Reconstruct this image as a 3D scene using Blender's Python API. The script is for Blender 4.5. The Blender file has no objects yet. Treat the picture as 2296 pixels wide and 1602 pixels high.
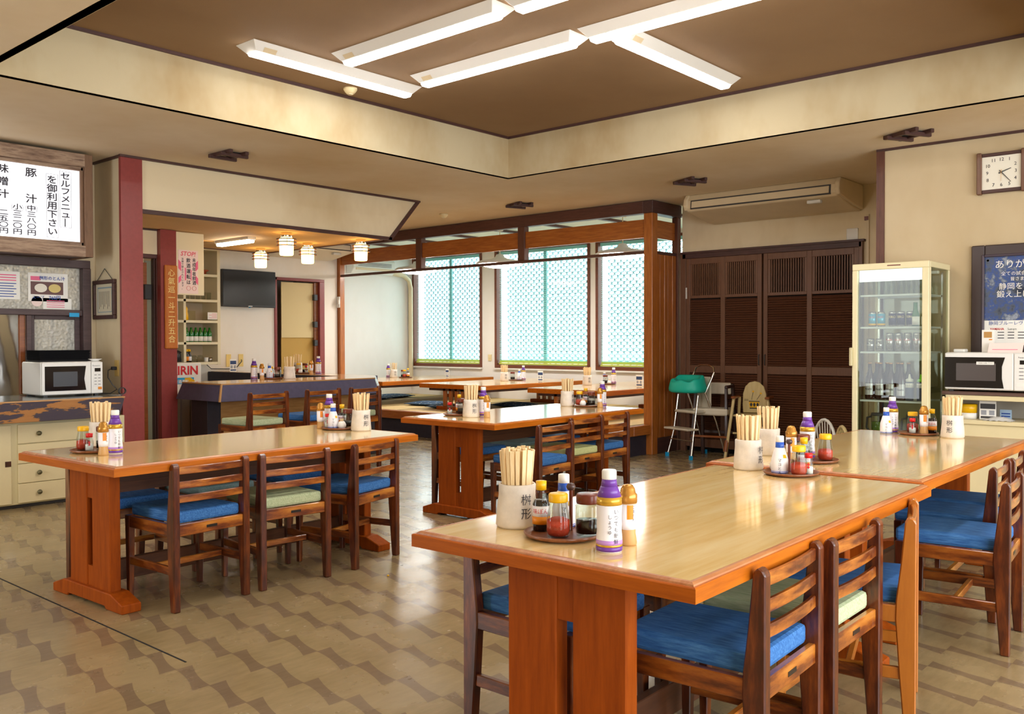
import bpy, bmesh, math, random
from mathutils import Matrix, Vector
random.seed(7)
C = bpy.context.scene.collection
PI = math.pi
sc = bpy.context.scene

# ------------------------------------------------------------------ camera, sky, exposure
cd = bpy.data.cameras.new('camera'); cam = bpy.data.objects.new('camera', cd); C.objects.link(cam)
cd.sensor_fit = 'HORIZONTAL'; cd.sensor_width = 36.0; cd.lens = 36.0*2027.38/2296; cd.clip_start = .05; cd.clip_end = 200
_y, _p, _r = 0.718445, -0.0171631, -0.0021429
_f = Vector((math.cos(_y)*math.cos(_p), math.sin(_y)*math.cos(_p), math.sin(_p)))
_rt = Vector((math.sin(_y), -math.cos(_y), 0)); _up = _rt.cross(_f)
_r2 = math.cos(_r)*_rt + math.sin(_r)*_up; _u2 = -math.sin(_r)*_rt + math.cos(_r)*_up
cam.matrix_world = Matrix(((_r2.x,_u2.x,-_f.x,0),(_r2.y,_u2.y,-_f.y,0),(_r2.z,_u2.z,-_f.z,1.30),(0,0,0,1)))
sc.camera = cam
w = bpy.data.worlds.new('sky'); sc.world = w; w.use_nodes = True
w.node_tree.nodes['Background'].inputs[0].default_value = (.92,.97,1,1)
w.node_tree.nodes['Background'].inputs[1].default_value = 4.4
sc.view_settings.view_transform = 'Standard'; sc.view_settings.look = 'None'
sc.view_settings.gamma = 1.0; sc.view_settings.use_curve_mapping = False
sc.view_settings.exposure = 0.92
sc.cycles.use_denoising = True
sc.cycles.max_bounces = 10; sc.cycles.diffuse_bounces = 4; sc.cycles.glossy_bounces = 4
sc.cycles.transmission_bounces = 8; sc.cycles.transparent_max_bounces = 16
sc.cycles.sample_clamp_indirect = 6.0; sc.cycles.caustics_reflective = False; sc.cycles.caustics_refractive = False
TUBE, PENDANT, WARM, SIGN = 16.0, 18.0, 7.5, .5
def portal(name, loc, rot, sx, sy):
    l = bpy.data.lights.new(name,'AREA'); l.shape = 'RECTANGLE'; l.size = sx; l.size_y = sy
    l.cycles.is_portal = True
    o = bpy.data.objects.new(name,l); C.objects.link(o); o.location = loc; o.rotation_euler = rot
portal('daylight_portal', (11.6,9.4,1.86), (0,PI/2,0), 1.98, 6.0)
portal('daylight_portal', (-1.75,5.55,1.45), (0,-PI/2,0), 2.3, 1.3)
portal('daylight_portal', (3.0,-2.35,1.5), (PI/2,0,0), 7.0, 2.2)

# ------------------------------------------------------------------ mesh helpers
class MB:
    def __init__(s): s.v=[]; s.f=[]; s.m=[]; s.sm=[]
    def add(s, vs, fs, mi=0, smooth=False):
        b=len(s.v); s.v += [tuple(v) for v in vs]
        for f in fs: s.f.append([b+i for i in f]); s.m.append(mi); s.sm.append(smooth)
        return s
    def box(s,x0,y0,z0,x1,y1,z1,mi=0):
        if x0>x1: x0,x1=x1,x0
        if y0>y1: y0,y1=y1,y0
        if z0>z1: z0,z1=z1,z0
        v=[(x,y,z) for z in (z0,z1) for y in (y0,y1) for x in (x0,x1)]
        return s.add(v,[(0,2,3,1),(4,5,7,6),(0,1,5,4),(2,6,7,3),(0,4,6,2),(1,3,7,5)],mi)
    def cbox(s,c,d,mi=0): return s.box(c[0]-d[0]/2,c[1]-d[1]/2,c[2]-d[2]/2,c[0]+d[0]/2,c[1]+d[1]/2,c[2]+d[2]/2,mi)
    def hexa(s,p,mi=0):      # 8 points: bottom 4 ccw, top 4 ccw
        return s.add(p,[(3,2,1,0),(4,5,6,7),(0,1,5,4),(1,2,6,5),(2,3,7,6),(3,0,4,7)],mi)
    def prism(s,poly,a0,a1,axis='y',mi=0,smooth=False):   # poly in the two other axes
        n=len(poly)
        def P(u,w_,a): return {'x':(a,u,w_),'y':(u,a,w_),'z':(u,w_,a)}[axis]
        v=[P(u,w_,a0) for u,w_ in poly]+[P(u,w_,a1) for u,w_ in poly]
        area=sum(poly[i][0]*poly[(i+1)%n][1]-poly[(i+1)%n][0]*poly[i][1] for i in range(n))
        flip=(area>0)!=(axis in 'xz')
        f=[list(range(n)) , list(range(n,2*n))[::-1]]
        sd=[(i,n+i,n+(i+1)%n,(i+1)%n) for i in range(n)]
        fs=f; 
        if not flip: fs=[x[::-1] for x in f]; sd=[tuple(x)[::-1] for x in sd]
        s.add(v,fs,mi); b=len(s.v)-2*n
        for q in sd: s.f.append([b+i for i in q]); s.m.append(mi); s.sm.append(smooth)
        return s
    def tube(s,pts,r,n=8,mi=0,caps=True,smooth=True,up=None):
        pts=[Vector(p) for p in pts]; rs=r if isinstance(r,(list,tuple)) else [r]*len(pts)
        rings=[]; prev=None
        for i,p in enumerate(pts):
            d=(pts[min(i+1,len(pts)-1)]-pts[max(i-1,0)]).normalized()
            if prev is None:
                a=Vector((0,0,1)) if abs(d.z)<.9 else Vector((1,0,0))
                if up: a=Vector(up)
                x=a.cross(d).normalized()
            else: x=(prev-d*prev.dot(d)).normalized()
            prev=x; yv=d.cross(x)
            rings.append([p+rs[i]*(math.cos(2*PI*k/n+PI/n)*x+math.sin(2*PI*k/n+PI/n)*yv) for k in range(n)])
        v=[q for rg in rings for q in rg]; f=[]
        for i in range(len(pts)-1):
            for k in range(n): f.append((i*n+k,i*n+(k+1)%n,(i+1)*n+(k+1)%n,(i+1)*n+k))
        s.add(v,f,mi,smooth)
        if caps: s.add(rings[0],[tuple(range(n))[::-1]],mi); s.add(rings[-1],[tuple(range(n))],mi)
        return s
    def lathe(s,prof,n=16,mi=0,c=(0,0,0),smooth=True,wob=None):   # prof [(r,z)] bottom to top
        v=[];f=[];L=len(prof)
        for j,(r,z) in enumerate(prof):
            for k in range(n):
                a=2*PI*k/n; rr=r*(wob(a,z) if wob else 1)
                v.append((c[0]+rr*math.cos(a),c[1]+rr*math.sin(a),c[2]+z))
        for j in range(L-1):
            for k in range(n): f.append((j*n+k,j*n+(k+1)%n,(j+1)*n+(k+1)%n,(j+1)*n+k))
        s.add(v,f,mi,smooth)
        b=len(s.v)-L*n
        if prof[0][0]>1e-6: s.f.append([b+k for k in range(n)][::-1]); s.m.append(mi); s.sm.append(False)
        if prof[-1][0]>1e-6: s.f.append([b+(L-1)*n+k for k in range(n)]); s.m.append(mi); s.sm.append(False)
        return s
    def xf(s,M,start=0):
        for i in range(start,len(s.v)): s.v[i]=tuple(M@Vector(s.v[i]))
        return s
    def mesh(s,name,mats,bevel=0,seg=1):
        me=bpy.data.meshes.new(name); me.from_pydata(s.v,[],s.f)
        me.polygons.foreach_set('material_index',s.m); me.polygons.foreach_set('use_smooth',s.sm)
        if bevel:
            bm=bmesh.new(); bm.from_mesh(me)
            es=[e for e in bm.edges if len(e.link_faces)==2 and e.calc_face_angle(0)>.5]
            bmesh.ops.bevel(bm,geom=es,offset=bevel,segments=seg,affect='EDGES',clamp_overlap=True,profile=.5)
            bm.to_mesh(me); bm.free()
        for m in (mats if isinstance(mats,(list,tuple)) else [mats]): me.materials.append(m)
        me.update(); return me
    def build(s,name,mats,parent=None,loc=None,rot=None,bevel=0,seg=1):
        o=bpy.data.objects.new(name,s.mesh(name,mats,bevel,seg)); C.objects.link(o)
        if parent: o.parent=parent
        if loc: o.location=loc
        if rot: o.rotation_euler=rot
        return o
def put(me,name,parent,loc=(0,0,0),rot=(0,0,0)):
    o=bpy.data.objects.new(name,me); C.objects.link(o); o.parent=parent; o.location=loc; o.rotation_euler=rot; return o
def tag(o,label=None,cat=None,group=None,kind=None):
    if label: o['label']=label
    if cat: o['category']=cat
    if group: o['group']=group
    if kind: o['kind']=kind
    return o
def thing(name,label,cat,loc=(0,0,0),rz=0,group=None):
    o=bpy.data.objects.new(name,None); C.objects.link(o); o.location=loc; o.rotation_euler=(0,0,rz); o.empty_display_size=.1
    return tag(o,label,cat,group)
def struct(name,mb,mats,bevel=0): return tag(mb.build(name,mats,bevel=bevel),kind='structure')
def sroot(name,loc=(0,0,0),rz=0):
    o=bpy.data.objects.new(name,None); C.objects.link(o); o.location=loc; o.rotation_euler=(0,0,rz); o.empty_display_size=.1
    return tag(o,kind='structure')
KIDS={}
def dup(root,loc,rz=0,label=None,group=None,rot=None):
    r=root.copy(); C.objects.link(r); r.location=loc; r.rotation_euler=rot or (0,0,rz)
    if label: r['label']=label
    if group: r['group']=group
    for ch in root.children:
        c=ch.copy(); C.objects.link(c); c.parent=r
        for g in ch.children:
            d=g.copy(); C.objects.link(d); d.parent=c
    return r
class Proto:              # first call moves the original, later calls copy it
    def __init__(s,root): s.root=root; s.used=False
    def place(s,loc,rz=0,label=None,group=None):
        if not s.used:
            s.used=True; o=s.root; o.location=loc; o.rotation_euler=(0,0,rz)
            if label: o['label']=label
            if group: o['group']=group
            return o
        return dup(s.root,loc,rz,label,group)
# lettering: flat in the local x-z plane facing -y, or wrapped round a vertical cylinder
_txt={}
def text_mesh(body,off=0.0):
    k=(body,off)
    if k in _txt: return _txt[k]
    cu=bpy.data.curves.new('lettering','FONT'); cu.body=body; cu.align_x='CENTER'; cu.align_y='CENTER'; cu.offset=off; cu.resolution_u=2
    ob=bpy.data.objects.new('lettering',cu); C.objects.link(ob)
    dg=bpy.context.evaluated_depsgraph_get()
    me=bpy.data.meshes.new_from_object(ob.evaluated_get(dg))
    r=([tuple(v.co) for v in me.vertices],[list(p.vertices) for p in me.polygons])
    bpy.data.objects.remove(ob); bpy.data.meshes.remove(me); bpy.data.curves.remove(cu)
    _txt[k]=r; return r
def text_to(mb,body,x,z,size,mi=0,y=0,sx=1,off=0.0,shear=0,rot=0):
    if off and any(ord(c)>127 or c.isdigit() for c in body):      # heavier strokes: slightly shifted copies
        d=size*off*1.1
        for k,(i,j) in enumerate(((-1,0),(1,0),(0,-1),(0,1))): text_to(mb,body,x+i*d,z+j*d,size,mi,y-.00004*k,sx,0,shear,rot)
        return
    v,f=text_mesh(body,off)
    cr,sr=math.cos(rot),math.sin(rot)
    o=[]
    for q in v:
        a=(q[0]+shear*q[1])*size*sx; b=q[1]*size
        o.append((x+a*cr-b*sr, y, z+a*sr+b*cr))
    mb.add(o,f,mi)
def vtext(mb,body,x,z0,z1,size,mi=0,y=0,sx=1,off=0.0):
    n=len(body); st=(z0-z1)/n
    for i,ch in enumerate(body):
        if ch in ' 　': continue
        text_to(mb,ch,x,z0-st*(i+.5),size,mi,y,sx,off,rot=(PI/2 if ch in 'ー' else 0))
def wrap_to(mb,body,r,ang,z,size,mi=0,sx=1,off=0.0,vert=False):
    chars=[(body,z)] if not vert else [(ch,z-size*1.08*i) for i,ch in enumerate(body)]
    for b,zz in chars:
        v,f=text_mesh(b,off); o=[]
        for q in v:
            a=ang+q[0]*size*sx/r
            o.append((r*math.cos(a),r*math.sin(a),zz+q[1]*size))
        mb.add(o,f,mi)

# ------------------------------------------------------------------ materials
def lin(h):
    h=h.lstrip('#'); c=[int(h[i:i+2],16)/255 for i in (0,2,4)]
    return tuple((x/12.92 if x<=.04045 else ((x+.055)/1.055)**2.4) for x in c)+(1,)
MATS={}
def _new(name):
    m=bpy.data.materials.new(name); m.use_nodes=True; MATS[name]=m
    return m,m.node_tree,m.node_tree.nodes['Principled BSDF']
def _noise(nt,scale,vec=(1,1,1),detail=4,rough=.6,coord='Object'):
    tc=nt.nodes.new('ShaderNodeTexCoord'); mp=nt.nodes.new('ShaderNodeMapping'); mp.inputs['Scale'].default_value=vec
    nz=nt.nodes.new('ShaderNodeTexNoise'); nz.inputs['Scale'].default_value=scale; nz.inputs['Detail'].default_value=detail; nz.inputs['Roughness'].default_value=rough
    nt.links.new(tc.outputs[coord],mp.inputs[0]); nt.links.new(mp.outputs[0],nz.inputs['Vector']); return nz
def _ramp(nt,src,stops):
    r=nt.nodes.new('ShaderNodeValToRGB'); e=r.color_ramp.elements
    while len(e)<len(stops): e.new(.5)
    for i,(p,c) in enumerate(stops): e[i].position=p; e[i].color=c
    nt.links.new(src,r.inputs[0]); return r
def _bump(nt,bs,src,st,dist=.01):
    b=nt.nodes.new('ShaderNodeBump'); b.inputs['Strength'].default_value=st; b.inputs['Distance'].default_value=dist
    nt.links.new(src,b.inputs['Height']); nt.links.new(b.outputs[0],bs.inputs['Normal'])
def plain(name,h,rough=.5,metal=0,spec=.5,var=0,vscale=8,bump=0,bscale=200,coat=0,emit=0,ecol=None,trans=0,alpha=1):
    m,nt,bs=_new(name); c=lin(h)
    bs.inputs['Base Color'].default_value=c; bs.inputs['Roughness'].default_value=rough; bs.inputs['Metallic'].default_value=metal
    bs.inputs['Specular IOR Level'].default_value=spec; bs.inputs['Coat Weight'].default_value=coat; bs.inputs['Coat Roughness'].default_value=.08
    if var:
        nz=_noise(nt,vscale); lo=tuple(x*(1-var) for x in c[:3])+(1,); hi=tuple(min(1,x*(1+var)) for x in c[:3])+(1,)
        r=_ramp(nt,nz.outputs[0],[(.3,lo),(.7,hi)]); nt.links.new(r.outputs[0],bs.inputs['Base Color'])
    if bump:
        nz=_noise(nt,bscale,detail=2); _bump(nt,bs,nz.outputs[0],bump,.002)
    if emit:
        bs.inputs['Emission Color'].default_value=lin(ecol or h); bs.inputs['Emission Strength'].default_value=emit
    if trans: bs.inputs['Transmission Weight'].default_value=trans
    if alpha<1: bs.inputs['Alpha'].default_value=alpha
    return m
def wood(name,cols,axis='x',scale=6,stretch=12,rough=.35,coat=.2,bump=.05,detail=6,pos=(.3,.7),spec=.5):
    m,nt,bs=_new(name); v=[stretch]*3; v['xyz'.index(axis)]=1.0
    nz=_noise(nt,scale,tuple(v),detail,.65)
    k=len(cols); st=[(pos[0]+(pos[1]-pos[0])*i/(k-1),lin(c)) for i,c in enumerate(cols)]
    r=_ramp(nt,nz.outputs[0],st); nt.links.new(r.outputs[0],bs.inputs['Base Color'])
    bs.inputs['Roughness'].default_value=rough; bs.inputs['Coat Weight'].default_value=coat; bs.inputs['Coat Roughness'].default_value=.1
    bs.inputs['Specular IOR Level'].default_value=spec
    if bump: _bump(nt,bs,nz.outputs[0],bump,.004)
    return m
def thin_glass(name,tint='ffffff',refl=.06,rough=.0,bump=0,bscale=60,kind='noise',milk=0):
    m,nt,bs=_new(name); nt.nodes.remove(bs); out=nt.nodes['Material Output']
    tr=nt.nodes.new('ShaderNodeBsdfTransparent'); tr.inputs[0].default_value=lin(tint)
    gl=nt.nodes.new('ShaderNodeBsdfGlossy'); gl.inputs['Roughness'].default_value=rough
    fr=nt.nodes.new('ShaderNodeFresnel'); fr.inputs[0].default_value=1.5
    mx=nt.nodes.new('ShaderNodeMixShader'); ge=nt.nodes.new('ShaderNodeNewGeometry')
    iv=nt.nodes.new('ShaderNodeMath'); iv.operation='SUBTRACT'; iv.inputs[0].default_value=1.0; nt.links.new(ge.outputs['Backfacing'],iv.inputs[1])
    ml=nt.nodes.new('ShaderNodeMath'); ml.operation='MULTIPLY'; nt.links.new(fr.outputs[0],ml.inputs[0]); nt.links.new(iv.outputs[0],ml.inputs[1]); nt.links.new(ml.outputs[0],mx.inputs[0]); nt.links.new(tr.outputs[0],mx.inputs[1]); nt.links.new(gl.outputs[0],mx.inputs[2])
    last=mx
    if milk:
        df=nt.nodes.new('ShaderNodeBsdfDiffuse'); df.inputs[0].default_value=(.9,.9,.88,1); m2=nt.nodes.new('ShaderNodeMixShader'); m2.inputs[0].default_value=milk
        nt.links.new(mx.outputs[0],m2.inputs[1]); nt.links.new(df.outputs[0],m2.inputs[2]); last=m2
    nt.links.new(last.outputs[0],out.inputs[0]); return m
def emit(name,h,s):
    m,nt,bs=_new(name); bs.inputs['Base Color'].default_value=(.8,.8,.8,1)
    bs.inputs['Emission Color'].default_value=lin(h); bs.inputs['Emission Strength'].default_value=s; bs.inputs['Roughness'].default_value=.4; return m
def wallpaper(name,base,stain,rough=.85,st=.35,sc_=.9,bump=.15):
    m,nt,bs=_new(name)
    n1=_noise(nt,sc_,(1,1,.6),5,.6); r=_ramp(nt,n1.outputs[0],[(.42,lin(base)),(.75,lin(stain))])
    n2=_noise(nt,260,(1,1,.25),2,.5); _bump(nt,bs,n2.outputs[0],bump,.003)
    nt.links.new(r.outputs[0],bs.inputs['Base Color']); bs.inputs['Roughness'].default_value=rough; bs.inputs['Specular IOR Level'].default_value=.2
    return m
def floor_mat():
    m,nt,bs=_new('patterned_vinyl'); N=nt.nodes; L=nt.links
    ge=N.new('ShaderNodeNewGeometry'); sp=N.new('ShaderNodeSeparateXYZ'); L.new(ge.outputs['Position'],sp.inputs[0])
    def M(op,a,b=None,c=None):
        n=N.new('ShaderNodeMath'); n.operation=op
        for i,x in enumerate((a,b,c)):
            if x is None: continue
            if isinstance(x,(int,float)): n.inputs[i].default_value=x
            else: L.new(x,n.inputs[i])
        return n.outputs[0]
    u=M('DIVIDE',M('SUBTRACT',sp.outputs[0],2.302),.2485); v=M('DIVIDE',M('SUBTRACT',sp.outputs[1],3.352),.2485)
    fu=M('SUBTRACT',M('FRACT',M('ADD',u,.5)),.5); fv=M('FRACT',v); iv=M('SUBTRACT',1.0,fv)
    right=M('ADD',M('MULTIPLY',M('POWER',fv,1.7),.27),.012); left=M('SUBTRACT',M('MULTIPLY',M('POWER',iv,1.7),-.27),.012)
    a=M('MULTIPLY',M('LESS_THAN',fu,right),M('GREATER_THAN',fu,left))
    nz=_noise(nt,2.2,(1,1,1),5,.6); n2=_noise(nt,34,(.25,1,1),4,.65)
    light=_ramp(nt,nz.outputs[0],[(.3,lin('8e7b58')),(.7,lin('9e8a66'))]); dark=_ramp(nt,nz.outputs[0],[(.3,lin('75634b')),(.7,lin('816d55'))])
    mx=N.new('ShaderNodeMix'); mx.data_type='RGBA'; L.new(a,mx.inputs[0]); L.new(light.outputs[0],mx.inputs[6]); L.new(dark.outputs[0],mx.inputs[7])
    gr=_ramp(nt,n2.outputs[0],[(.3,(.88,.88,.87,1)),(.7,(1.06,1.06,1.06,1))])
    m2=N.new('ShaderNodeMix'); m2.data_type='RGBA'; m2.blend_type='MULTIPLY'; m2.inputs[0].default_value=1; L.new(mx.outputs[2],m2.inputs[6]); L.new(gr.outputs[0],m2.inputs[7])
    L.new(m2.outputs[2],bs.inputs['Base Color'])
    rr=_ramp(nt,nz.outputs[0],[(.3,(.2,.2,.2,1)),(.7,(.32,.32,.32,1))]); L.new(rr.outputs[0],bs.inputs['Roughness'])
    bs.inputs['Specular IOR Level'].default_value=.55
    n3=_noise(nt,7,(1,1,1),3,.5); _bump(nt,bs,n3.outputs[0],.12,.02)
    return m
M={}
M['floor']=floor_mat()
M['wall']=wallpaper('cream_wallpaper','e3d3b3','c4ab80')
M['wall_white']=wallpaper('pale_wallpaper','eee7de','e0d3c2')
M['soffit']=wallpaper('soffit_paper','e0d0b6','cbb28a',sc_=.5)
M['coffer']=wallpaper('stained_cream_paper','c3b595','a98f64',sc_=1.3)
M['wall_aged_dimmed']=wallpaper('aged_dimmed_cream_paper','cdbb9b','b8a27e',sc_=.8)  # aged stained paper, also painted darker to dim the overlit clock wall
M['wall_cool']=wallpaper('neutral_white_paper','eceae8','e2ddd8')
M['brown_paper']=wallpaper('brown_ceiling_paper','94785a','866a4e',sc_=.6,bump=.4)
M['low_ceiling']=wallpaper('canopy_ceiling_paper','d8b98c','c8a472')
M['green_ceiling']=plain('pale_green_board','dde8de',.7)
M['dark_trim']=wood('dark_trim_wood',['3a2320','553530'],'x',rough=.5,coat=0)
M['dark_trim_y']=wood('dark_trim_wood_y',['3a2320','553530'],'y',rough=.5,coat=0)
M['red_column']=plain('maroon_paint','8e3e3c',.3,var=.08,vscale=30,bump=.1)
M['maroon_dark']=plain('dark_maroon_frame','55302c',.45)
M['screen_wood_z']=wood('screen_wood_upright',['8a4a1c','a86024','b96f2c'],'z',5,14)
M['screen_wood_y']=wood('screen_wood_beam',['8a4818','a55c22','b8722f'],'y',5,14)
M['screen_dark']=wood('screen_dark_wood',['4a2a22','613a30'],'y',6,10,rough=.5,coat=0)
M['screen_dark_z']=wood('screen_dark_upright',['4f2c20','6b4030'],'z',6,10,rough=.5,coat=0)
M['edge_wood']=wood('table_edge_wood',['a0520e','b5600f','c46e16'],'x',4,14,rough=.4,coat=0,spec=.2)
M['edge_wood_y']=wood('table_edge_wood_short',['96480c','a8540e','b65f14'],'y',4,14,rough=.4,coat=0,spec=.2)
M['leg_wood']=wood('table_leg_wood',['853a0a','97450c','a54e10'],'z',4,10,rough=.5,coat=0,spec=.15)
M['worn_edge']=wood('worn_moulding',['8f5428','a8683a','c08a5a'],'x',2.5,8,rough=.4,coat=.1)
M['top_wood']=wood('table_top_laminate',['d8b26e','e0bf80','e6ca92','ead2a0'],'x',1.6,11,rough=.12,coat=.6,bump=0,pos=(.28,.72))
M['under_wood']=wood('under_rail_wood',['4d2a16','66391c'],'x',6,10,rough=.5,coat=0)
M['chair_wood']=wood('worn_chair_wood',['2e1008','4c1e0d','7a3a14','b06a26'],'z',3.5,6,rough=.3,coat=.35,pos=(.3,.78))
M['chair_slat']=wood('worn_slat_wood',['34140a','6b3012','a8601f','c98436'],'x',3.5,6,rough=.28,coat=.4,pos=(.3,.7))
M['chair_side']=wood('worn_side_wood',['2a1009','5a2810','8a4818','a86426'],'y',3.5,6,rough=.3,coat=.3)
M['chair_plain']=wood('plain_chair_wood',['a35c18','b36a20'],'z',6,8,rough=.35,coat=.3)
def cushion(name,a,b,c):
    m=wood(name,[a,b,c],'y',16,9,rough=.75,coat=0,bump=.2,spec=.25); return m
M['blue']=cushion('blue_stripe_fabric','2a5796','3a6fb0','5288c4')
M['green']=cushion('sage_stripe_fabric','9fae86','b6c19a','c9d0ae')
M['teal']=cushion('grey_teal_stripe_fabric','7e9a98','92acaa','a5bcb8')
M['lime']=cushion('lime_stripe_fabric','b9c282','c8cf92','d6daa6')
M['plate']=plain('dark_name_plate','3a3430',.3,metal=.6)
M['white']=plain('white_enamel','e8e6e2',.35)
M['white_matte']=plain('white_plastic','e4e2dd',.5)
M['ivory']=plain('ivory_plastic','e4d3a6',.45)
M['cream_ac']=plain('cream_plastic','d9c6a4',.5,var=.05,vscale=3)
M['black']=plain('black_plastic','2a292c',.4)
M['black_gloss']=plain('black_gloss','121014',.08)
M['grey_dark']=plain('dark_grey','3c3a3c',.5)
M['navy']=plain('navy_painted_board','4b4660',.55,var=.12,vscale=20,bump=.2)
M['navy_dark']=plain('dark_navy_board','2b2734',.6,var=.15,vscale=20)
M['bar_plank']=wood('bar_plank',['a97a44','bd8e55','cda067'],'x',5,12,rough=.45,coat=.05)
M['bar_top']=wood('bar_top_wood',['c29a68','d4ae7d','dfbd90'],'x',4,12,rough=.15,coat=.5,bump=0)
M['bar_edge']=plain('worn_bar_edge','b98a55',.5)
M['steel']=plain('stainless','b9b6b2',.25,metal=1)
M['chrome']=plain('chrome','d8d6d2',.08,metal=1)
M['cream_lam']=plain('cream_laminate','e0d0a4',.4,var=.03,vscale=5)
M['cream_frame']=plain('cream_frame_paint','d9cda2',.45)
M['knob']=plain('bronze_knob','6d6648',.35,metal=.5)
M['tray_wood']=wood('tray_wood',['5d3018','7a4322','8d5430'],'x',10,4,rough=.35,coat=.2)
M['pottery']=plain('pale_pottery','d9cfc4',.45,var=.1,vscale=25,bump=.35,bscale=60)
M['pottery_in']=plain('pottery_inside','b9ab9c',.6)
M['ink']=plain('ink','2b2833',.6)
M['chop']=wood('bare_chopstick_wood',['e0bd86','ecd0a0','f3ddb6'],'z',20,14,rough=.6,coat=0,bump=0)
M['jar_glass']=thin_glass('jar_glass','f4f6f4')
M['pane']=thin_glass('clear_pane','f2f6f3')
M['showcase_glass']=thin_glass('showcase_glass','eef2ec')
M['chili']=plain('chili_powder','b5310c',.7,var=.2,vscale=90,bump=.3)
M['soy']=plain('soy_sauce','1d0d0a',.12)
M['salt']=plain('salt','f0efee',.8)
M['sesame']=plain('sesame_dressing','c79a62',.35)
M['yellow']=plain('yellow_cap','eab308',.35)
M['red']=plain('red_cap','d0141a',.35)
M['brown_cap']=plain('brown_cap','6d2c17',.3)
M['gold']=plain('gold_cap','c08a3e',.25,metal=.55)
M['purple']=plain('purple_film','6a3a9c',.3)
M['lilac']=plain('lilac_film','b98ad2',.35)
M['label_white']=plain('label_white','ebe8ef',.35)
M['gold_band']=plain('gold_band','cda33a',.25,metal=.5)
M['blue_film']=plain('blue_film','1f52b8',.3)
M['orange']=plain('orange_label','e0860f',.4)
M['red_print']=plain('red_print','c8232c',.5)
M['pink']=plain('pink_print','e86a90',.6)
M['pink_pale']=plain('pale_pink_paper','f0d8d2',.7)
M['paper']=plain('paper','efece6',.7)
M['navy_print']=plain('navy_print','27406e',.6)
M['blue_print']=plain('blue_print','2b4fa0',.6)
M['sky_print']=plain('sky_blue_print','189fd8',.5)
M['tatami']=wood('tatami_weave',['c8a96f','d3b67e','dcc18c'],'y',30,10,rough=.75,coat=0,bump=.1)
M['tatami_edge']=plain('tatami_border','8d7346',.8)
M['zabuton']=None
M['teal_seat']=plain('teal_foam','14b8a2',.45,bump=.1)
M['cream_pad']=plain('cream_vinyl','cfc5b2',.4)
M['dark_chair']=wood('dark_high_chair_wood',['2c1815','3d221c'],'z',6,10,rough=.4,coat=.2)
M['cream_wood']=wood('cream_high_chair_wood',['c9b37c','d8c490'],'z',6,8,rough=.4,coat=.2)
M['honey']=wood('honey_wood',['7a3d16','95521f'],'x',6,8,rough=.35,coat=.2)
M['fridge']=plain('ivory_enamel','e2d6ac',.35,var=.03,vscale=3)
M['shelf_wire']=plain('coated_shelf','c9cfd0',.4)
M['amber']=plain('amber_bottle','2c0f0a',.08,coat=.5)
M['green_glass']=plain('green_bottle_glass','0f6b1d',.08,coat=.5)
M['can_silver']=plain('can_aluminium','c7c7c9',.22,metal=.8)
M['can_blue']=plain('can_light_blue','5fb2d6',.25,metal=.3)
M['can_navy']=plain('can_dark_violet','2a2450',.22,metal=.4)
M['can_teal']=plain('can_teal','16a3b0',.3,metal=.2)
M['tea']=plain('green_tea','5d7a12',.2)
M['slate']=plain('slate_sauce','45506a',.35)
M['lime_cap']=plain('lime_cap','7fd21a',.35)
M['louver']=wood('louver_wood',['583423','6c4430'],'y',8,10,rough=.5,coat=0)
M['door_brown']=wood('closet_frame_wood',['64402c','755039'],'z',6,10,rough=.45,coat=.1)
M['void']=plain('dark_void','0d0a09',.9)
M['weathered']=wood('weathered_sign_wood',['5d4436','8a6f5c','a98f78','6b5042'],'x',3.5,7,rough=.65,coat=0,bump=.3)
M['weathered_z']=wood('weathered_sign_wood_upright',['5d4230','7b5c44','6b4d38'],'z',3.5,7,rough=.65,coat=0,bump=.3)
M['sign_face']=emit('lit_sign_face','f4f4ff',SIGN)
M['tube']=emit('lit_tube','fffaf4',TUBE)
M['pend_lit']=emit('lit_pendant','fff7ee',PENDANT)
M['warm_lit']=emit('lit_opal_glass','ffc46a',WARM)
M['fluor']=emit('lit_fluorescent','fff2e0',18.0)
M['win_dark']=wood('dark_window_wood',['3d2a2c','54403f'],'x',6,10,rough=.5,coat=0)
M['win_brown']=wood('brown_window_wood',['5f2f1c','7a4026'],'y',6,10,rough=.4,coat=.1)
def _blind():
    m,nt,bs=_new('teal_blind_slat'); c=lin('a8dcd6'); bs.inputs['Base Color'].default_value=c; bs.inputs['Roughness'].default_value=.5
    tl=nt.nodes.new('ShaderNodeBsdfTranslucent'); tl.inputs[0].default_value=c; mx=nt.nodes.new('ShaderNodeMixShader'); mx.inputs[0].default_value=.4
    nt.links.new(bs.outputs[0],mx.inputs[1]); nt.links.new(tl.outputs[0],mx.inputs[2]); nt.links.new(mx.outputs[0],nt.nodes['Material Output'].inputs[0]); return m
M['blind']=_blind()
M['blind_yellow']=plain('yellow_green_rail','c9cf5c',.5)
M['lattice']=plain('lattice_block','8fb3c0',.7)
M['ochre']=plain('ochre_panel','bd9648',.7,bump=.3,bscale=150)
M['roll_blind']=plain('cream_roller_cloth','d8c392',.8,bump=.2)
M['sign_plank']=wood('sign_plank_wood',['a8581c','bd6d2a','c97c38'],'z',5,12,rough=.4,coat=.1)
M['gold_ink']=plain('pale_gold_ink','ecd58c',.5)
M['tv_screen']=plain('tv_screen','0b0a0d',.22)
M['outlet']=plain('yellowed_plastic','e8c878',.5)
M['shelf_cream']=plain('cream_shelf_paint','e8dcba',.5)
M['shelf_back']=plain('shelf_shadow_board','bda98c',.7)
M['terracotta']=plain('terracotta','a84a24',.6)
M['beige_ac']=plain('warm_white_plastic','e6dcc8',.5)
M['worn_counter']=None
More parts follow.
